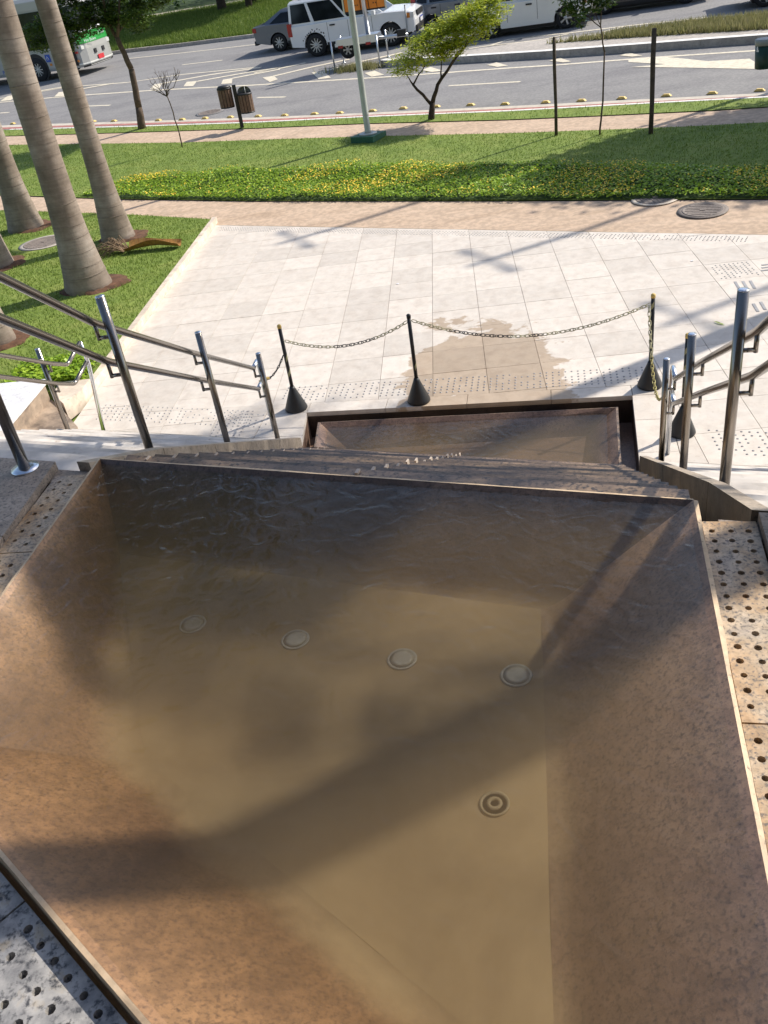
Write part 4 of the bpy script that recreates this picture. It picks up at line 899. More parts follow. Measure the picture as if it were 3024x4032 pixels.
# fallen palm sheath with straw
a,b=PZ(300+420/2.074,850+285/2.074,.12),PZ(300+850/2.074,850+245/2.074,.12); dv=b-a; Ls=np.linalg.norm(dv); t=thing('palm_sheath','dry orange brown palm sheath lying on the grass by a palm foot','palm sheath',(a[0],a[1],.11),math.atan2(dv[1],dv[0]))
vs=[];n=12;m_=7
for i in range(n+1):
    s=i/n; wd=.16*(1-.35*s)*(1+.15*math.sin(9*s)); bend=.05*math.sin(3*s)
    for j in range(m_):
        v=-1+2*j/(m_-1); vs.append((Ls*s,wd*v+bend,.015+.10*v*v*(.9+.3*math.sin(5*s+v))+.04*math.sin(math.pi*s)))
MB().add(vs,[(i*m_+j,(i+1)*m_+j,(i+1)*m_+j+1,i*m_+j+1) for i in range(n) for j in range(m_-1)],0,True).add([(x,y,z-.008) for x,y,z in vs],[(i*m_+j+1,(i+1)*m_+j+1,(i+1)*m_+j,i*m_+j) for i in range(n) for j in range(m_-1)],0,True).build('sheath',M['sheath'],t)
mb=MB()
for k in range(70):
    s=random.uniform(0,1.0); p0=np.array([-.02,random.uniform(-.12,.12),.03]); d=np.array([-random.uniform(.2,.75),random.uniform(-.35,.45),0]); hz=random.uniform(.03,.22)
    mb.tube([p0,p0+d*.5+[0,0,hz],p0+d+[0,0,random.uniform(-.02,.05)]],.006,4)
mb.build('straw',M['straw'],t)
# ================================================================ SMALL TREES, STAKES
def limb(mb,p,q,r0,r1,n=5,w=.04,rr=random):
    p,q=np.array(p,float),np.array(q,float); L=np.linalg.norm(q-p); pts=[p+(q-p)*i/n+(np.array([rr.uniform(-1,1),rr.uniform(-1,1),rr.uniform(-1,1)])*w*L if 0<i<n else 0) for i in range(n+1)]
    mb.tube(pts,[r0+(r1-r0)*i/n for i in range(n+1)],8); return pts
def leaf_cloud(centers,radii,n,size,mat,name,parent,flat=.6,tilt=.6,aspect=1.,clump=14,csize=.12):
    C_=[];k=len(centers); wts=np.array(radii)**2; wts/=wts.sum()
    m_=n//clump; idx=rng.choice(k,m_,p=wts); u=rng.normal(size=(m_,3)); u/=np.linalg.norm(u,axis=1,keepdims=True); rad=rng.uniform(.35,1,(m_,1))**.5
    cc=np.array(centers)[idx]+u*rad*np.array(radii)[idx][:,None]*np.array([1,1,flat])
    pts=np.repeat(cc,clump,0)+rng.normal(0,csize,(m_*clump,3))*np.array([1,1,.32])
    V,F=quads(pts,size,tilt,aspect); o=bpy.data.objects.new(name,npmesh(name,V,F,mat)); COL.objects.link(o); o.parent=parent; return o
def view_frame(p):   # right / away unit vectors seen from the camera
    a=np.array([p[0],p[1]]); a/=np.linalg.norm(a); return np.array([a[1],-a[0],0]),np.array([a[0],a[1],0])
# yellow-green forked tree
T2=P(1697,475); t=thing('street_tree','small forked tree with slanting yellow green feathery crown on the verge','tree',tuple(T2)); rt,aw=view_frame(T2); up=np.array([0,0,1.])
mpx=164.
def tp(x,y,a=0): return rt*((x-1697)/mpx+.055*0+ (475-y)/mpx*.096)+up*((475-y)/mpx)*.863+aw*a   # trunk-plane metres
mb=MB(); limb(mb,(0,0,-.03),tp(1702,400),.085,.06,3,.01); limb(mb,tp(1702,405),tp(1722,330),.055,.04,3,.02); p_=limb(mb,tp(1720,335),tp(1790,235),.04,.028,4,.03); limb(mb,tp(1790,235),tp(1870,150,.2),.028,.014,4,.04); limb(mb,tp(1770,262),tp(1830,170,-.25),.022,.01,4,.04)
limb(mb,tp(1735,305),tp(1735,235,.1),.02,.01,4,.03); limb(mb,tp(1700,412),tp(1625,315),.04,.028,4,.03); limb(mb,tp(1625,315),tp(1605,280),.02,.01,3,.03); limb(mb,tp(1628,318),tp(1672,250,.15),.022,.01,4,.04); limb(mb,tp(1672,255),tp(1660,190),.014,.007,3,.04)
mb.build('trunk',M['bark_dark'],t)
cs=[];rs=[]
for x,y,r in [(1600,235,.32),(1640,205,.40),(1690,190,.42),(1740,170,.48),(1790,140,.48),(1840,110,.48),(1890,85,.42),(1930,60,.30),(1905,40,.22),(1660,160,.25),(1720,130,.3),(1780,95,.3),(1585,262,.18),(1860,140,.3),(1760,205,.3),(1830,60,.25)]:
    cs.append(tp(x,y,rng.uniform(-.25,.25))); rs.append(r)
leaf_cloud(cs,[r*1.1 for r in rs],16000,.045,M['leaf_y'],'crown',t,.65,.45,.55,26,.10)
# leaning tree at the left with dark crown
T1=P(560,510); t=thing('street_tree','leaning brown trunk tree with dark feathery crown in front of the bus','tree',tuple(T1)); rt,aw=view_frame(T1); m1=133.
def tq(x,y,a=0): return rt*((x-560)/m1+(510-y)/m1*.268)+up*((510-y)/m1)*.885+aw*a
mb=MB(); limb(mb,(0,0,-.03),tq(545,420),.13,.10,3,.01); limb(mb,tq(545,420),tq(515,270),.10,.085,4,.012); limb(mb,tq(515,270),tq(460,145),.085,.07,4,.015); limb(mb,tq(462,150),tq(400,30,.3),.06,.03,4,.03); limb(mb,tq(462,150),tq(470,0,-.3),.05,.025,4,.03); limb(mb,tq(440,100),tq(300,40,.2),.04,.015,4,.04); limb(mb,tq(455,140),tq(560,40,.3),.04,.015,4,.04); limb(mb,tq(420,60),tq(380,-150),.04,.015,4,.04)
mb.build('trunk',M['bark'],t)
cs=[];rs=[]
for x,y,r in [(160,85,.42),(190,130,.30),(230,60,.5),(285,105,.42),(300,40,.6),(375,100,.28),(400,50,.6),(470,60,.6),(530,90,.45),(550,130,.28),(580,30,.55),(630,30,.35),(260,-60,.7),(400,-80,.9),(540,-70,.8),(290,145,.2),(450,90,.3),(350,-200,.8),(480,-200,.8)]:
    cs.append(tq(x,y,rng.uniform(-.6,.6))); rs.append(r)
leaf_cloud(cs,rs,50000,.042,M['leaf_d'],'crown',t,.6,.55,.8,16,.09)
# bare sapling
T3=P(718,582); t=thing('bare_sapling','leafless thin sapling with twiggy top on the lawn edge','sapling',tuple(T3)); rt,aw=view_frame(T3); m3=152.
def ts(x,y,a=0): return rt*((x-718)/m3+(582-y)/m3*.247)+up*((582-y)/m3)*.88+aw*a
mb=MB(); limb(mb,(0,0,-.02),ts(700,500),.018,.016,3,.02); limb(mb,ts(700,500),ts(655,365),.016,.013,4,.02)
rr=random.Random(5)
for x,y in [(590,300),(600,325),(625,285),(650,290),(632,275),(680,285),(705,280),(655,300),(615,340)]:
    pp_=limb(mb,ts(655,368),ts(x,y,rr.uniform(-.15,.15)),.011,.005,5,.06)
    for k in range(3): limb(mb,pp_[rr.choice((2,3,4))],ts(x+rr.uniform(-28,28),y-rr.uniform(0,22),rr.uniform(-.2,.2)),.006,.003,3,.08)
mb.build('stem',M['bark'],t)
# leafy sapling between stakes
T4=P(2361,535); t=thing('leafy_sapling','slim sapling with glossy dark leaves tied between two wooden stakes','sapling',tuple(T4)); rt,aw=view_frame(T4); m4=178.
def tr_(x,y,a=0): return rt*((x-2361)/m4+(535-y)/m4*-.004)+up*((535-y)/m4)*.82+aw*a
mb=MB(); limb(mb,(0,0,-.02),tr_(2372,400),.02,.017,4,.015); limb(mb,tr_(2372,400),tr_(2377,212),.017,.015,3,.01); limb(mb,tr_(2377,212),tr_(2364,115),.015,.012,3,.02); limb(mb,tr_(2364,115),tr_(2370,0),.012,.009,3,.02); limb(mb,tr_(2364,120),tr_(2310,65),.010,.006,3,.03); limb(mb,tr_(2362,110),tr_(2340,50,.1),.008,.005,3,.03); limb(mb,tr_(2370,0),tr_(2380,-200),.009,.005,3,.03)
mb.build('stem',M['bark'],t)
leaf_cloud([tr_(2270,25),tr_(2305,20,.1),tr_(2300,60),tr_(2330,20),tr_(2370,-20),tr_(2310,95),tr_(2255,40),tr_(2400,-60),tr_(2300,-70),tr_(2375,20)],[.22,.28,.2,.25,.4,.1,.14,.5,.5,.18],2600,.055,M['leaf_s'],'crown',t,.9,1.0,.6,7,.07)
for (b_,tp_,lab) in [((2190,537),(2183,148),'thinner wooden stake planted beside the leafy sapling'),((2562,530),(2576,113),'thicker dark wooden stake with a knotted top beside the sapling')]:
    q=P(*b_); hh=(HC+((q[0]*ray(*tp_)[0]+q[1]*ray(*tp_)[1])/(ray(*tp_)[0]**2+ray(*tp_)[1]**2))*ray(*tp_)[2])-q[2]; r0=.034 if b_[0]<2300 else .046
    t=thing('wooden_stake',lab,'stake',tuple(q)); MB().tube([(0,0,-.05),(.006,0,hh*.3),(-.004,.004,hh*.7),(0,0,hh)],[r0,r0*.95,r0*1.02,r0*.97],9).build('shaft',M['stake'],t); MB().lathe([(r0*.97,0),(r0*.7,.012),(.001,.014)],9,0,(0,0,hh-.001)).build('top',M['stake'],t)
# ================================================================ STREET FURNITURE
q=P(1453,553); t=thing('lamp_pole','tall pale grey street pole on a green square plinth','pole',tuple(q),street)
MB().prism([(-.30,-.30),(.30,-.30),(.30,.30),(-.30,.30)],-.05,.14).build('plinth',M['green_base'],t); MB().lathe([(.21,0),(.21,.025),(.19,.03)],28,0,(0,0,.14)).build('base_flange',M['pole'],t); MB().lathe([(.085,0),(.07,.05),(.067,3.0),(.055,7.5)],20,0,(0,0,.165)).build('shaft',M['pole'],t)
MB().tube([(0,0,7.6),(.5,0,8.1),(1.6,0,8.25)],.03,8).build('arm',M['pole'],t); MB().box((1.8,0,8.24),(.6,.22,.1)).build('luminaire',M['lamp_grey'],t)
# twin wood-slat bins
q=P(955,507); t=thing('twin_litter_bin','pair of slatted wooden litter bins on one black post','litter bin',tuple(q),0); rt,aw=view_frame(q); ang=math.atan2(rt[1],rt[0]); t.rotation_euler=(0,0,ang)
MB().box((0,0,.52),(.10,.09,1.12)).build('post',M['black_metal'],t)
for k,(x,y,zb,open_) in enumerate([(-.265,.06,.58,0),(.235,-.10,.40,1)]):
    b0=MB().lathe([(.155,0),(.165,.42)],20,0,(x,y,zb+.01)).build('bin_liner',M['black'],t)
    for j in range(14):
        a=2*math.pi*j/14; mb=MB(); Mx=Matrix.Translation((x,y,zb))@Matrix.Rotation(a,4,'Z'); mb.box((.178,0,.215),(.02,.065,.41),0,Mx); mb.build('slat',M['wood'],b0)
    MB().lathe([(.193,0),(.196,.035),(.17,.045)],24,0,(x,y,zb+.42)).build('rim',M['black_metal'],t); MB().lathe([(.19,-.02),(.19,.01)],24,0,(x,y,zb)).build('base_ring',M['black_metal'],t)
    if open_:
        vs=[];n=12
        for i in range(7):
            e_=R_(90)*i/6
            for j in range(n+1): a=math.pi*j/n; vs.append((x+.185*math.cos(a)*math.cos(e_*.9),y+.185*math.sin(a)*math.cos(e_*.9),zb+.45+.17*math.sin(e_)))
        MB().add(vs,[(i*(n+1)+j,i*(n+1)+j+1,(i+1)*(n+1)+j+1,(i+1)*(n+1)+j) for i in range(6) for j in range(n)],0,True).build('hood',M['lamp_grey'],t); MB().tube([(x+.03,y-.1,zb+.62),(x+.03,y-.14,zb+.46)],.008,6).build('hood_strut',M['lamp'],t)
    else: MB().lathe([(.19,0),(.15,.05),(.001,.07)],24,0,(x,y,zb+.46)).build('lid',M['black_metal'],t)
# green bin on a post at the right
q=P(2990,428); hb=.62; t=thing('green_litter_bin','dark green plastic litter bin with pale rim hung on a post','litter bin',tuple(q)); rt,aw=view_frame(q)
def hgt(px): r_=ray(*px); s=(q[0]*r_[0]+q[1]*r_[1])/(r_[0]**2+r_[1]**2); return HC+s*r_[2]-q[2]
zb,ztp=hgt((3020,268)),hgt((3020,150))
MB().lathe([(.15,0),(.16,.02),(.185,ztp-zb-.1)],24,0,(0,0,zb)).build('body',M['green_bin'],t); MB().lathe([(.19,0),(.2,.1),(.18,.11)],24,0,(0,0,ztp-.11)).build('rim',M['lamp_grey'],t); MB().tube([(.24*rt[0],.24*rt[1],-.05),(.24*rt[0],.24*rt[1],ztp+.25)],.03,10).build('post',M['lamp_grey'],t)
MB().box((0,0,0),(.05,.004,.10),0,Matrix.Translation((-.13*rt[0]-.125*aw[0],-.13*rt[1]-.125*aw[1],zb+.36))@Matrix.Rotation(math.atan2(rt[1],rt[0])-.6,4,'Z')).build('label_plate',M['plate'],t)
# yellow cycle lane studs
sm=MB(); sm.add([(-.14,-.07,0),(.14,-.07,0),(.14,.07,0),(-.14,.07,0),(-.075,-.045,.055),(.075,-.045,.055),(.075,.045,.055),(-.075,.045,.055)],[(4,5,6,7),(0,1,5,4),(1,2,6,5),(2,3,7,6),(3,0,4,7)]); sme=sm.mesh('lane_stud',M['yellow'])
sx=[(c1,(85,810)),(c1,(195,806)),(c1,(610,795)),(c1,(745,793)),(c1,(1035,788)),(c1,(1190,783)),(c1,(1340,775)),(c1,(1505,768)),(c2,(27,762)),(c2,(200,756)),(c2,(395,746)),(c2,(560,740)),(c2,(775,726)),(c2,(975,710)),(c2,(1190,699)),(c2,(1415,688)),(c2,(1640,682)),(c3,(240,656)),(c3,(468,645)),(c3,(725,630)),(c3,(1010,613)),(c3,(1302,598)),(c3,(1605,580))]
for fn,pxy in sx:
    q=fn(*pxy); o=inst('lane_stud',sme,None,(q[0],q[1],q[2]+.0015),(0,0,street),.8); tag(o,'yellow plastic lane stud on the cycle lane edge','lane stud','yellow studs along the cycle lane')
# dark thin marker post by the median
q=d4(165,488); t=thing('marker_post','thin dark marker post standing in front of the white car bumper','post',tuple(q)); MB().tube([(0,0,-.15),(0,0,1.25)],.028,10).build('shaft',M['lamp_grey'],t); MB().lathe([(.03,0),(.02,.02),(.001,.022)],10,0,(0,0,1.25)).build('cap',M['black_metal'],t)
# ================================================================ VEHICLES
def text_mesh(s,size,mat,name,parent,loc,rot):
    cu=bpy.data.curves.new('txt','FONT'); cu.body=s; cu.size=size; cu.extrude=.002; o=bpy.data.objects.new('txt',cu); COL.objects.link(o)
    dg=bpy.context.evaluated_depsgraph_get(); me=bpy.data.meshes.new_from_object(o.evaluated_get(dg)); bpy.data.objects.remove(o); me.materials.clear(); me.materials.append(mat)
    return inst(name,me,parent,loc,rot)
def make_wheel(r,w_,spokes,par,loc,side,rimf=.68,mat=None):
    # axis along Y ; side -1 faces -y
    o=empty('wheel',loc); o.parent=par
    prof=[(rimf*r,-w_/2),(r*.93,-w_/2),(r,-w_/2+.03),(r,w_/2-.03),(r*.93,w_/2),(rimf*r,w_/2),(rimf*r,-w_/2)]
    def lat(prof,mi,mb):
        b0=len(mb.v); mb.lathe(prof,32,mi,cap=False); mb.v[b0:]=[(x,z,y) for x,y,z in mb.v[b0:]]
    mb=MB(); lat(prof,0,mb); mb.build('tyre',M['tyre'],o)
    mb=MB(); lat([(rimf*r*1.0,-w_/2+.0),(rimf*r*.93,-w_/2+.0),(rimf*r*.90,-w_/2+.06),(.001,-w_/2+.07)],0,mb)
    mb2=MB(); lat([(rimf*r*1.01,w_/2-.002),(rimf*r*.93,w_/2-.002),(rimf*r*.9,w_/2-.06),(.001,w_/2-.07)],0,mb2)
    mb.build('rim_barrel',M['rimdark'],o) ; mb2.build('rim_back',M['rimdark'],o)
    mb=MB(); y=side*(w_/2-.012)
    for k in range(spokes):
        a=2*math.pi*k/spokes
        for da in ((-.09,.09) if spokes<9 else (0,)):
            c,s=math.cos(a+da),math.sin(a+da); p0=np.array([c*.05,y,s*.05]);p1=np.array([c*rimf*r*.95,y,s*rimf*r*.95]); n=np.array([-s,0,c])*(.018 if spokes<9 else .022); d=np.array([0,-side*.03,0])
            mb.add([p0-n,p0+n,p1+n*.7,p1-n*.7,p0-n+d,p0+n+d,p1+n*.7+d,p1-n*.7+d],[(0,1,2,3),(7,6,5,4),(0,4,5,1),(1,5,6,2),(2,6,7,3),(3,7,4,0)])
    b0=len(mb.v); mb.lathe([(rimf*r*.99,-.008),(rimf*r*.99,.008),(rimf*r*.9,.008),(rimf*r*.9,-.008)],32,cap=False); mb.v[b0:]=[(x_,z_+y,y_) for x_,y_,z_ in mb.v[b0:]]
    b0=len(mb.v); mb.lathe([(.055,-.012),(.055,.012),(.001,.014)],16); mb.v[b0:]=[(x_,z_*side+y,y_) for x_,y_,z_ in mb.v[b0:]]
    mb.build('spokes',mat or M['alloy'],o)
    return o
def car(label,cat,pos,rz,L,W,outline,wheels,wr,gh,paint,spokes=5,belt=None,panes=(),group=None,dark_trim=True,front=None,rear=None,headl=None,taill=None,doors=(),handles=(),roofrails=False,dirt=False,low=None):
    """x forward from rear axle ; near side is -y. outline: upper body side outline rear->front, (x,z)."""
    t=thing('parked_car' if False else 'car',label,cat,pos,rz,group,tilt=True)
    zb=low or .25; pts=list(outline)
    # bottom from front to rear with wheel arches
    arch=wr+.055; bottom=[]
    for wx in sorted(wheels,reverse=True):
        a0=math.asin(max(-1,min(1,(zb-wr)/arch)))
        for k in range(13):
            a=a0+(math.pi-2*a0)*k/12; bottom.append((wx+arch*math.cos(a),wr+arch*math.sin(a)))
    side=pts+bottom; n=len(side); cxm=sum(p[0] for p in side)/n
    ys=[(-W/2,.035),(-W/2+.05,0),(W/2-.05,0),(W/2,.035)]
    mb=MB()
    for y,sh in ys:
        for i,(x,z) in enumerate(side):
            xx=x+(-sh if x>cxm else sh)*(1 if i<len(pts) else 0); zz=z-(sh*.8 if (i<len(pts) and z>.6) else 0); mb.v.append((xx,y,zz))
    for k in range(3):
        for i in range(n): mb.f.append([k*n+i,k*n+(i+1)%n,(k+1)*n+(i+1)%n,(k+1)*n+i]); mb.m.append(0); mb.sm.append(False)
    mb.f.append([i for i in range(n)][::-1]); mb.m.append(0); mb.sm.append(False); mb.f.append([3*n+i for i in range(n)]); mb.m.append(0); mb.sm.append(False)
    body=mb.build('body',paint,t)
    # underside / arches liner
    MB().box(((wheels[0]+wheels[1])/2,0,wr*.9),((wheels[1]-wheels[0])+wr*2.2,W-.36,wr*1.0)).build('underbody',M['trim'],t)
    # greenhouse: gh=(x rear belt, x front belt, z belt, x rear roof, x front roof, z roof, inset belt, inset roof)
    xr,xf,zbt,xrr,xfr,zrf,ib,ir=gh; yb,yr=W/2-ib,W/2-ir
    bp=[(xr,-yb,zbt-.02),(xf,-yb,zbt-.02),(xf,yb,zbt-.02),(xr,yb,zbt-.02)]; mid=[(xrr+(xr-xrr)*.08-.0,-yr-.01,zrf-.07),(xfr+(xf-xfr)*.06,-yr-.01,zrf-.07),(xfr+(xf-xfr)*.06,yr+.01,zrf-.07),(xrr+(xr-xrr)*.08,yr+.01,zrf-.07)]; tp_=[(xrr+.06,-yr+.07,zrf),(xfr-.08,-yr+.07,zrf),(xfr-.08,yr-.07,zrf),(xrr+.06,yr-.07,zrf)]
    g_=MB().add(bp+mid+tp_,[(0,1,5,4),(1,2,6,5),(2,3,7,6),(3,0,4,7),(4,5,9,8),(5,6,10,9),(6,7,11,10),(7,4,8,11),(8,9,10,11)]).build('roof_shell',paint,t)
    # glass panes: fraction ranges along the side, plus windscreen and rear window
    def sidept(s,h,sy):  # s along belt 0 rear..1 front, h 0..1 height
        x=(xr+(xf-xr)*s)*(1-h)+(mid[0][0]+(mid[1][0]-mid[0][0])*s)*h; y=(yb*(1-h)+(yr+.01)*h)+.008; return (x,sy*y,zbt+.02+(zrf-.11-zbt)*h)
    for (s0,s1) in panes:
        for sy in (-1,1):
            q=[sidept(s0,.04,sy),sidept(s1,.04,sy),sidept(s1,.97,sy),sidept(s0,.97,sy)]; inn=[(x,y*.97,z) for x,y,z in q]
            fc=[(0,1,2,3),(7,6,5,4),(0,4,5,1),(1,5,6,2),(2,6,7,3),(3,7,4,0)]
            MB().add(q+inn,[f_[::sy*-1] for f_ in fc]).build('window',M['tint'],t)
    for (xb_,xm_,nm) in ((xf,mid[1][0],'windscreen'),(xr,mid[0][0],'rear_window')):
        d=.012 if nm=='windscreen' else -.012; q=[(xb_+d-(xb_-xm_)*.06,-yb*.9,zbt+.03),(xb_+d-(xb_-xm_)*.06,yb*.9,zbt+.03),(xm_+d,yr*.9,zrf-.10),(xm_+d,-yr*.9,zrf-.10)]
        MB().add(q+[(x-d*1.5,y,z) for x,y,z in q],[(0,1,2,3),(7,6,5,4),(0,4,5,1),(1,5,6,2),(2,6,7,3),(3,7,4,0)]).build(nm,M['tint'],t)
    for wx in wheels:
        for sy in (-1,1): make_wheel(wr,.22,spokes,t,(wx,sy*(W/2-.13),wr),sy)
    x0,x1=min(p[0] for p in outline),max(p[0] for p in outline)
    MB().box((x1-.02,0,zb+.12),(.16,W-.1,.2)).build('front_bumper',M['trim'],t); MB().box((x0+.03,0,zb+.12),(.12,W-.1,.16)).build('rear_bumper',M['trim'],t)
    for wa,wb in ((wheels[0]+arch+.02,wheels[1]-arch-.02),):
        for sy in (-1,1): MB().box(((wa+wb)/2,sy*(W/2-.02),zb+.03),(wb-wa,.06,.10)).build('sill',M['trim'] if dark_trim else paint,t)
    for xd in doors:
        for sy in (-1,1): MB().box((xd,sy*(W/2+.0005),(zb+zbt)/2+.05),(.012,.004,zbt-zb-.18)).build('door_seam',M['trim'],body)
    for xh in handles:
        for sy in (-1,1): MB().box((xh,sy*(W/2+.012),zbt-.14),(.2,.035,.045)).build('door_handle',M['trim'],t)
    if headl:
        for sy in (-1,1): MB().box((headl[0],sy*(W/2-.16),headl[1]),(.22,.34,.17)).build('headlight',M['lamp'],t)
        for sy in (-1,1): MB().box((headl[0]-.09,sy*(W/2-.03),headl[1]),(.12,.09,.16)).build('indicator',M['amber'],t)
    if taill:
        for sy in (-1,1): MB().box((taill[0],sy*(W/2-.08),taill[1]),(.16,.19,taill[2])).build('tail_light',M['red_lens'],t)
    for sy in (-1,1):
        MB().box((xf-.35,sy*(W/2+.09),zbt+.06),(.12,.2,.14)).build('mirror',paint,t)
    MB().box((x1+.035,0,zb+.32),(.03,.40,.13)).build('number_plate',M['plate'],t); MB().box((x1+.04,0,zb+.40),(.03,.40,.03)).build('plate_band',M['plate_b'],t)
    MB().box((x1-.01,0,(headl[1] if headl else .7)),(.06,W*.5,.16)).build('grille',M['trim'],t)
    return t
# white box-shaped SUV
q=P(1254,219); hd=R_(-11)
def off(q,rz,dx,dy): return (q[0]+dx*math.cos(rz)-dy*math.sin(rz),q[1]+dx*math.sin(rz)+dy*math.cos(rz))
def carpos(px,rz,W):  # px: contact of the near rear wheel's outer face
    q=P(*px); x,y=off(q,rz,0,W/2-.08); return (x,y,TZ(x,y)-.05)
suv=car('boxy white off-road car behind the orange sign trailer','car',carpos((1254,217),hd,1.92),hd,4.83,1.92,
 [(-.95,.42),(-.97,.75),(-.95,1.10),(2.75,1.14),(3.55,1.10),(3.78,1.02),(3.84,.75),(3.82,.42)],(0,2.885),.385,(-.93,2.72,1.12,-.86,1.75,1.88,.06,.16),M['car_white'],11,panes=((.03,.235),(.275,.60),(.63,.86)),doors=(.55,1.35,2.25),handles=(.75,1.55),headl=(3.70,.93),taill=(-.92,.98,.42),low=.36)
# splash stains over its rear arch
mb=MB()
for k in range(13):
    a=R_(35+k*10); rr=.48+random.uniform(-.03,.08); mb.box((0,0,0),(random.uniform(.03,.07),.006,random.uniform(.02,.05)),0,Matrix.Translation((rr*math.cos(a),-.963,.385+rr*math.sin(a)))@Matrix.Rotation(random.uniform(0,3),4,'Y'))
mb.build('mud_spots',M['trim'],suv)
MB().box((.6,-.6,1.90),(2.2,.05,.05)).build('roof_rail',M['trim'],suv); MB().box((.6,.6,1.90),(2.2,.05,.05)).build('roof_rail',M['trim'],suv)
hs=R_(-14)
car('dark grey saloon car half hidden behind the boxy white car','car',carpos((1108,197),hs,1.78),hs,4.6,1.78,
 [(-1.02,.40),(-1.06,.70),(-1.02,.98),(-.55,1.02),(.2,1.0),(2.3,.98),(3.2,.88),(3.42,.70),(3.42,.40)],(0,2.65),.325,(-.75,2.15,.97,.15,1.25,1.45,.05,.26),M['car_grey'],9,panes=((.14,.46),(.49,.84)),doors=(.75,1.75),handles=(.85,),headl=(3.32,.72),taill=(-.98,.86,.16),low=.28)
hh_=R_(-13); car('blue grey hatchback stopped ahead of the boxy white car','car',carpos((1704,127),hh_,1.72),hh_,3.9,1.72,
 [(-.68,.40),(-.72,.8),(-.68,1.02),(2.3,.98),(2.95,.88),(3.2,.70),(3.2,.40)],(0,2.45),.31,(-.62,2.2,1.0,-.35,1.15,1.56,.05,.2),M['car_hatch'],5,panes=((.03,.18),(.22,.52),(.55,.84)),doors=(.4,1.35),handles=(.15,1.05),headl=(3.1,.75),taill=(-.62,1.12,.36),low=.26)
hw=R_(-12); car('white car with silver wheels beside the median island','car',carpos((1932,146),hw,1.74),hw,4.2,1.74,
 [(-.72,.40),(-.76,.8),(-.70,1.02),(2.35,1.0),(3.1,.90),(3.38,.70),(3.38,.40)],(0,2.54),.325,(-.62,2.35,1.02,-.35,1.2,1.5,.05,.2),M['car_white2'],5,panes=((.03,.16),(.20,.50),(.53,.84)),doors=(.62,1.62),handles=(.38,1.35),headl=(3.25,.78),taill=(-.64,.98,.3),dark_trim=False,low=.28)
hb=R_(-12); car('black car in the far lane seen behind the leafy sapling','car',carpos((2378,52),hb,1.78),hb,4.5,1.78,
 [(-.9,.36),(-.95,.8),(-.88,1.02),(2.35,1.0),(3.2,.90),(3.5,.70),(3.5,.36)],(0,2.7),.33,(-.6,2.35,1.02,-.2,1.2,1.46,.05,.2),M['car_black'],5,panes=((.1,.48),(.52,.84)),doors=(.7,1.7),handles=(.85,),headl=(3.35,.75),taill=(-.85,.9,.2),low=.24)
car('silver car in the lane beyond the dry median grass','car',carpos((3010,20),hb,1.76),hb,4.2,1.76,
 [(-.8,.38),(-.85,.8),(-.78,1.02),(2.35,1.0),(3.1,.90),(3.4,.70),(3.4,.38)],(0,2.6),.33,(-.6,2.35,1.02,-.3,1.2,1.5,.05,.2),M['car_silver'],5,panes=((.06,.46),(.5,.84)),doors=(.7,1.7),handles=(.85,),headl=(3.25,.76),taill=(-.74,.95,.25),low=.26)
# ---- bus
hbu=R_(-17); qb=P(172,314); W=2.5; x,y=off(qb,hbu,0,W/2-.1); bus=thing('city_bus','silver city bus with green front panel behind the palms','bus',(x,y,TZ(x,y)-.05),hbu,None,True)
FX=2.55; RX=-9.3; wr=.48; zb=.34
mb=MB(); prof=[]  # plan outline of the body with rounded front
pl=[(RX,-W/2),(FX-.45,-W/2),(FX-.12,-W/2+.10),(FX+.02,-W/2+.45),(FX+.06,0),(FX+.02,W/2-.45),(FX-.12,W/2-.10),(FX-.45,W/2),(RX,W/2)]
def ringz(z,ins=0,fr=0): return [(px-(fr if px>0 else 0)+(ins if px<0 else 0),py*(1-ins/1.25),z) for px,py in pl]
lv=[ringz(zb,.04),ringz(zb+.12),ringz(1.02),ringz(1.75,0,.05),ringz(2.75,.02,.16),ringz(3.1,.07,.22),ringz(3.22,.22,.4)]
n=len(pl)
for k,l in enumerate(lv): mb.v+=l
for k in range(len(lv)-1):
    for i in range(n): mb.f.append([k*n+i,k*n+(i+1)%n,(k+1)*n+(i+1)%n,(k+1)*n+i]); mb.m.append(0); mb.sm.append(False)
mb.f.append(list(range(n))[::-1]); mb.m.append(0); mb.sm.append(False); mb.f.append([(len(lv)-1)*n+i for i in range(n)]); mb.m.append(0); mb.sm.append(False)
mb.build('body',M['bus_side'],bus)
yb=-W/2-.004
for a,b_ in ((-8.9,-7.3),(-7.25,-5.6),(-5.55,-3.9),(-3.85,-2.3),(-2.25,-.75)): MB().box(((a+b_)/2,yb,1.98),(b_-a-.04,.02,1.45)).build('side_window',M['tint'],bus)
MB().box((.35,yb,1.98),(2.0,.02,1.45)).build('side_window',M['tint'],bus)
MB().box((1.80,yb,1.62),(.92,.03,2.35)).build('door',M['tint'],bus); MB().box((1.80,yb-.018,1.62),(.05,.02,2.35)).build('door_edge',M['trim'],bus)
MB().box((-.1,yb,2.93),(4.6,.02,.30)).build('roof_fascia',M['bus_side'],bus)
for dx,m_ in ((-1.0,M['plate']),(-.82,M['blue']),(-.64,M['sticker_g'])): MB().box((dx,yb-.014,2.92),(.17,.008,.17)).build('sticker',m_,bus)
for sy in (-1,1):
    make_wheel(wr,.30,10,bus,(0,sy*(W/2-.10),wr),sy,.6); make_wheel(wr,.30,10,bus,(-6.1,sy*(W/2-.10),wr),sy,.6)
    for wx in (0,-6.1):
        b0=MB(); b0.lathe([(.60,-.004),(.60,.004)],24); b0.v=[(wx+x_,sy*(W/2)-sy*.0+z_,wr+.05+y_) for x_,y_,z_ in b0.v]; b0.build('wheel_arch',M['trim'],bus)
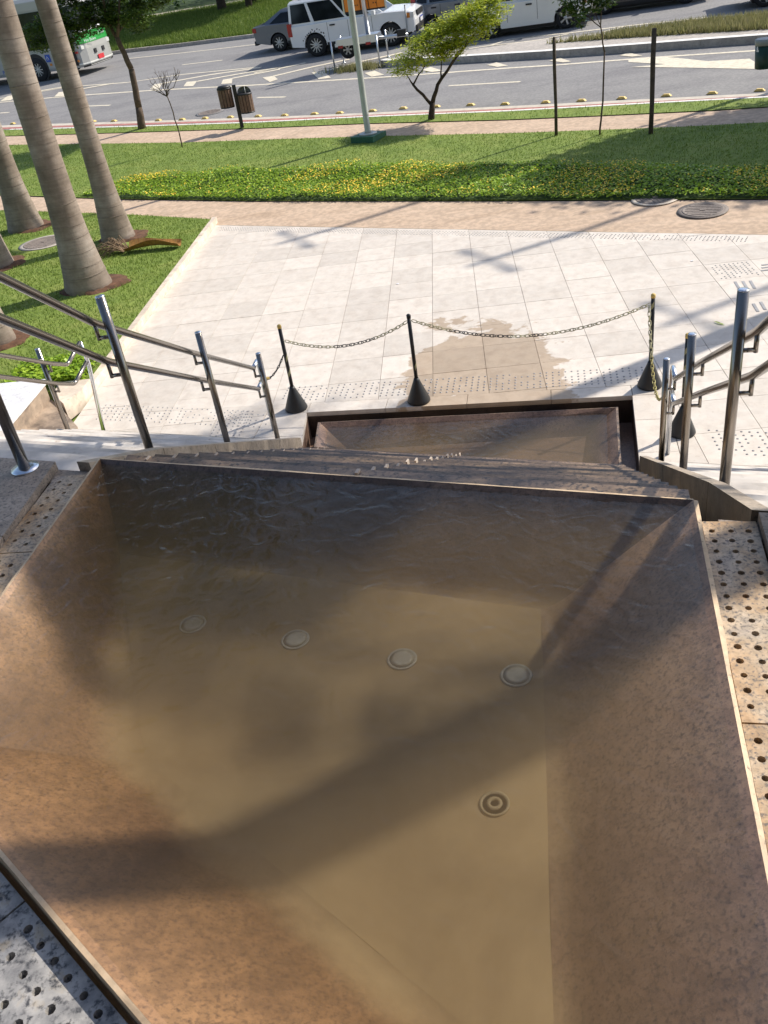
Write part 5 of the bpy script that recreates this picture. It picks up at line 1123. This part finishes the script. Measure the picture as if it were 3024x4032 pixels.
# front: windscreen, green panel, bumper, lamps
def frontstrip(z0,z1,f0,f1,mat,name,y0=1,y1=7,prf=.014):
    mb=MB(); pts=pl[y0:y1]; m_=len(pts)
    for z,f_ in ((z0,f0),(z1,f1)):
        for px,py in pts:
            d=np.array([px-FX+1.6,py*.9]); d/=np.linalg.norm(d); mb.v.append((px-f_+d[0]*prf,py+d[1]*prf,z))
    for i in range(m_-1): mb.f.append([i,i+1,m_+i+1,m_+i]); mb.m.append(0); mb.sm.append(False)
    return mb.build(name,mat,bus)
frontstrip(1.78,2.72,.05,.155,M['tint'],'windscreen',2,7); frontstrip(1.22,1.66,.02,.04,M['bus_green'],'green_panel',2,7,.02); frontstrip(.44,.50,.0,.0,M['car_white2'],'bumper_trim',1,8,.02); frontstrip(zb-.02,.40,.03,.0,M['trim'],'bumper_skirt',2,7,.012); frontstrip(1.66,1.78,.04,.05,M['car_white'],'wiper_panel',2,7,.022)
for py in (-.25,.35): MB().box((FX+.06,py,.85),(.05,.17,.17)).build('fog_lamp',M['trim'],bus)
MB().box((FX+.085,.02,.58),(.02,.42,.18)).build('number_plate',M['plate_r'],bus)
for sy in (-1,1): MB().box((FX-.13,sy*.93,1.10),(.22,.30,.15),0,None).build('headlight',M['lamp'],bus)
MB().box((2.32,yb-.004,.95),(.16,.02,.08)).build('side_marker',M['red_lens'],bus); MB().box((2.28,yb-.004,.62),(.12,.02,.08)).build('side_marker',M['amber'],bus); MB().box((.78,yb-.004,.62),(.12,.02,.09)).build('side_marker',M['amber'],bus)
MB().box((.72,yb-.004,.88),(.26,.02,.30)).build('access_sticker',M['blue'],bus); MB().lathe([(.16,0),(.001,.002)],20).build('round_sticker',M['ochre'],bus,(-1.55,yb-.008,1.0),(R_(90),0,0))
sy_=yb-.02; wsym=MB(); wsym.tube([(0.05*math.cos(a),0,0.05*math.sin(a)) for a in np.linspace(.5,5.6,10)],.009,5).tube([(0,0,.10),(0,0,.03),(.05,0,.02),(.08,0,-.05)],.010,5); wsym.build('access_symbol',M['plate'],bus,(.70,yb-.022,.87))
text_mesh('Piso Baixo',.17,M['plate'],'lettering',bus,(FX+.06,-.85,1.27),(R_(90),0,R_(78)))
text_mesh('1 2509',.19,M['plate'],'lettering',bus,(FX+.065,.30,1.42),(R_(90),0,R_(94)))
text_mesh('Piso Baixo',.24,M['blue'],'lettering',bus,(-2.05,yb-.004,.46),(R_(90),0,0))
for sy in (-1,1): MB().tube([(FX-.3,sy*W/2,2.7),(FX+.25,sy*(W/2+.18),2.55),(FX+.3,sy*(W/2+.2),2.2)],.03,6).build('mirror_arm',M['trim'],bus)
# ---- message sign trailer
pA,pB_,pC=d3(815,700),d3(1265,640),d3(1375,585); 
ct=(pA+pB_)/2; rzt=math.atan2((pB_-pA)[1],(pB_-pA)[0]); tl=thing('sign_trailer','galvanised trailer carrying an orange message board on a mast','trailer',(ct[0],ct[1],TZ(ct[0],ct[1])-.05),rzt,None,True)
Lw=np.linalg.norm((pB_-pA)[:2])
MB().box((0,.35,.68),(Lw-.1,.16,.10)).box((0,1.05,.68),(Lw-.1,.10,.10)).box((-.45,.7,.68),(.08,.8,.09)).box((.5,.7,.68),(.08,.8,.09)).build('chassis',M['trailer'],tl)
MB().box((-.15,.55,.78),(1.1,.55,.12)).build('battery_box',M['trailer'],tl); MB().prism([(.25,.3),(.75,.3),(.75,.9),(.25,.9)],.72,.86).build('mast_base',M['trailer'],tl)
for x,y in ((-Lw/2,0),(Lw/2,0),(Lw/2+.05,1.1),(-Lw/2,1.2)): MB().tube([(x,y,0),(x,y,.85)],.028,8).lathe([(.07,0),(.07,.015)],12,0,(x,y,0)).build('stabiliser_leg',M['trailer'],tl)
for x in (-.55,.42): MB().box((x,.26,.62),(.16,.03,.08)).build('tail_light',M['red_lens'],tl)
MB().tube([(.38,.6,.8),(.36,.6,3.3)],.075,14).build('mast',M['trailer'],tl)
wh_=make_wheel(.28,.16,6,tl,(-.35,.45,.28+.22),-1,.62); 
MB().tube([(.6,.7,.68),(1.7,.7,.66)],.05,8).build('drawbar',M['trailer'],tl); MB().box((1.5,.7,.74),(.3,.14,.2)).build('hitch',M['trim'],tl)
bd=MB(); bd.box((.36,.78,2.12),(1.42,.14,1.2)); bo_=bd.build('message_board',M['trim'],tl)
for k,x in enumerate((-.19,.09,.37,.65,.92)): MB().box((x,.695,2.12),(.25,.03,1.1)).build('orange_panel',M['orange'],bo_)
for x in (-.36,1.08): MB().box((x,.70,2.12),(.05,.05,1.24)).build('board_edge',M['trailer'],bo_)
mb=MB()
for x in (.05,.13,.68,.76): mb.box((x,.672,1.72),(.03,.02,.03))
mb.build('panel_latch',M['black'],bo_)
# ================================================================ FAR TREES AND OFF-FRAME SHADE
def tree(label,p,h,r,tr,crown_z,mat,bark,n=9000,size=.10,group=None,seed=1,lean=(0,0)):
    rr=random.Random(seed); t=thing('tree',label,'tree',(p[0],p[1],TZ(p[0],p[1])),0,group); mb=MB()
    top_=np.array([lean[0],lean[1],crown_z]); limb(mb,(0,0,-.1),top_,tr,tr*.7,5,.02,rr)
    cs=[];rs=[]
    for k in range(9):
        a=rr.uniform(0,6.28); d=rr.uniform(.2,.75)*r; e=top_+np.array([d*math.cos(a),d*math.sin(a),rr.uniform(.1,1)*(h-crown_z)*.8]); limb(mb,top_,e,tr*.45,tr*.12,4,.06,rr); cs.append(e); rs.append(r*rr.uniform(.35,.6))
    mb.build('trunk',bark,t); leaf_cloud(cs,rs,n,size,mat,'crown',t,.65,.8,.8,12,.28); return t
fl_=[('dark twin-trunk tree on the far verge nearest the second road',d2(1050,150),.30),('straight thin tree on the far verge behind the saloon car',d2(1335,128),.22),('slim tree on the far verge near the second road',d2(1390,68),.22),('tree on the far verge behind the boxy white car roof',d2(1600,45),.2),('thick dark tree on the far verge beyond the bus',d2(150,320),.35)]
for i,(lab,q,r) in enumerate(fl_): tree(lab,q,9.5,5.2,r,4.2,M['leaf_far'],M['bark_dark'],15000,.22,'trees on the far verge',60+i,(0.3*(i%2),.2))
# dense wood behind the second road
C_=[];m_=700
for k in range(m_):
    s=rng.uniform(-45,45); dpt=rng.uniform(4,14); q=pth[1]+pd*s+pn*dpt; C_.append((q[0],q[1],TZ(*q)+rng.uniform(.2,5.5)))
cc=np.repeat(np.array(C_),40,0)+rng.normal(0,.55,(m_*40,3)); V,F=quads(cc,.17,.9)
o=bpy.data.objects.new('far_wood',npmesh('far_wood',V,F,M['leaf_far'])); COL.objects.link(o); tag(o,'dark mass of shrubs and trees behind the second road','wood',kind='stuff')
# lamp posts standing on the verge past the frame: their thin shadows cross the lawn and plaza
def lamp_post(label,tip,hh):
    d=np.array([math.cos(SUN_AZ),math.sin(SUN_AZ)]); b=np.array(tip)+d*hh/math.tan(SUN_EL)
    b=np.array(tip)+d*(hh+TZ(*b)-TZ(*tip))/math.tan(SUN_EL); t=thing('lamp_post',label,'lamp post',(b[0],b[1],TZ(*b)),SUN_AZ+R_(90),'lamp posts along the verge')
    MB().lathe([(.11,0),(.09,.4),(.06,hh)],14,0,(0,0,-.05)).build('shaft',M['lamp_grey'],t); MB().box((0,0,hh-.35),(1.1,.06,.06)).build('cross_arm',M['lamp_grey'],t)
    for s in (-.55,.55): MB().box((s,0,hh-.33),(.34,.12,.06)).build('luminaire',M['lamp_grey'],t)
lamp_post('twin-headed lamp post on the verge whose shadow crosses the flower bed',(-3.05,14.55),11.9)
lamp_post('twin-headed lamp post whose shadow ends mid plaza',(.10,12.25),11.9)
lamp_post('twin-headed lamp post whose shadow ends near the handrail',(2.2,9.4),11.9)
sc_=np.array([math.cos(SUN_AZ),math.sin(SUN_AZ)])
p=np.array([4.95,15.9])+sc_*6.2/math.tan(SUN_EL); tree('round street tree shading the lawn near the manhole covers',p,8.4,3.5,.16,4.4,M['leaf_d'],M['bark'],42000,.11,None,81)
# unseen office front behind the viewpoint, added to darken steel reflections and skylight
ob=thing('added_backdrop','unseen dark glass front added behind the terrace to darken reflections','building',(0,-7.5,0))
MB().box((0,-.4,8),(34,.6,16)).build('wall',M['bld'],ob)
for i in range(11):
    for j in range(5): MB().box((-15.5+i*3.1,-.08,1.9+j*3.1),(2.7,.08,2.6)).build('pane',M['tint'],ob)
for i in range(12): MB().box((-17.05+i*3.1,.02,8),(.28,.3,16)).build('mullion',M['bld'],ob)
# small things dropped on the plaza
q=PZ(2500+1065/3.166,1050+710/3.166,.006); lf=MB().add([(-.06,0,.004),(-.02,.016,.012),(.05,.008,.02),(.09,0,.006),(.05,-.010,.012),(-.02,-.014,.004)],[(0,1,2,3,4,5)]).build('fallen_leaf',M['cover'],None,(q[0],q[1],.003),(0,0,2.2)); tag(lf,'narrow green leaf lying on the tiles past the handrail','leaf')
for i,(x,y,l) in enumerate([(1566,1118,'tiny white scrap of paper on the plaza tiles in line with the middle stanchion'),(2724,1028,'tiny white scrap of paper on the tiles near the walkway manhole')]):
    q=PZ(x,y); o=MB().prism([(-.02,-.012),(.014,-.016),(.02,.008),(-.01,.015)],0,.006).build('paper_scrap',M['plate'],None,(q[0],q[1],.001)); tag(o,l,'paper')
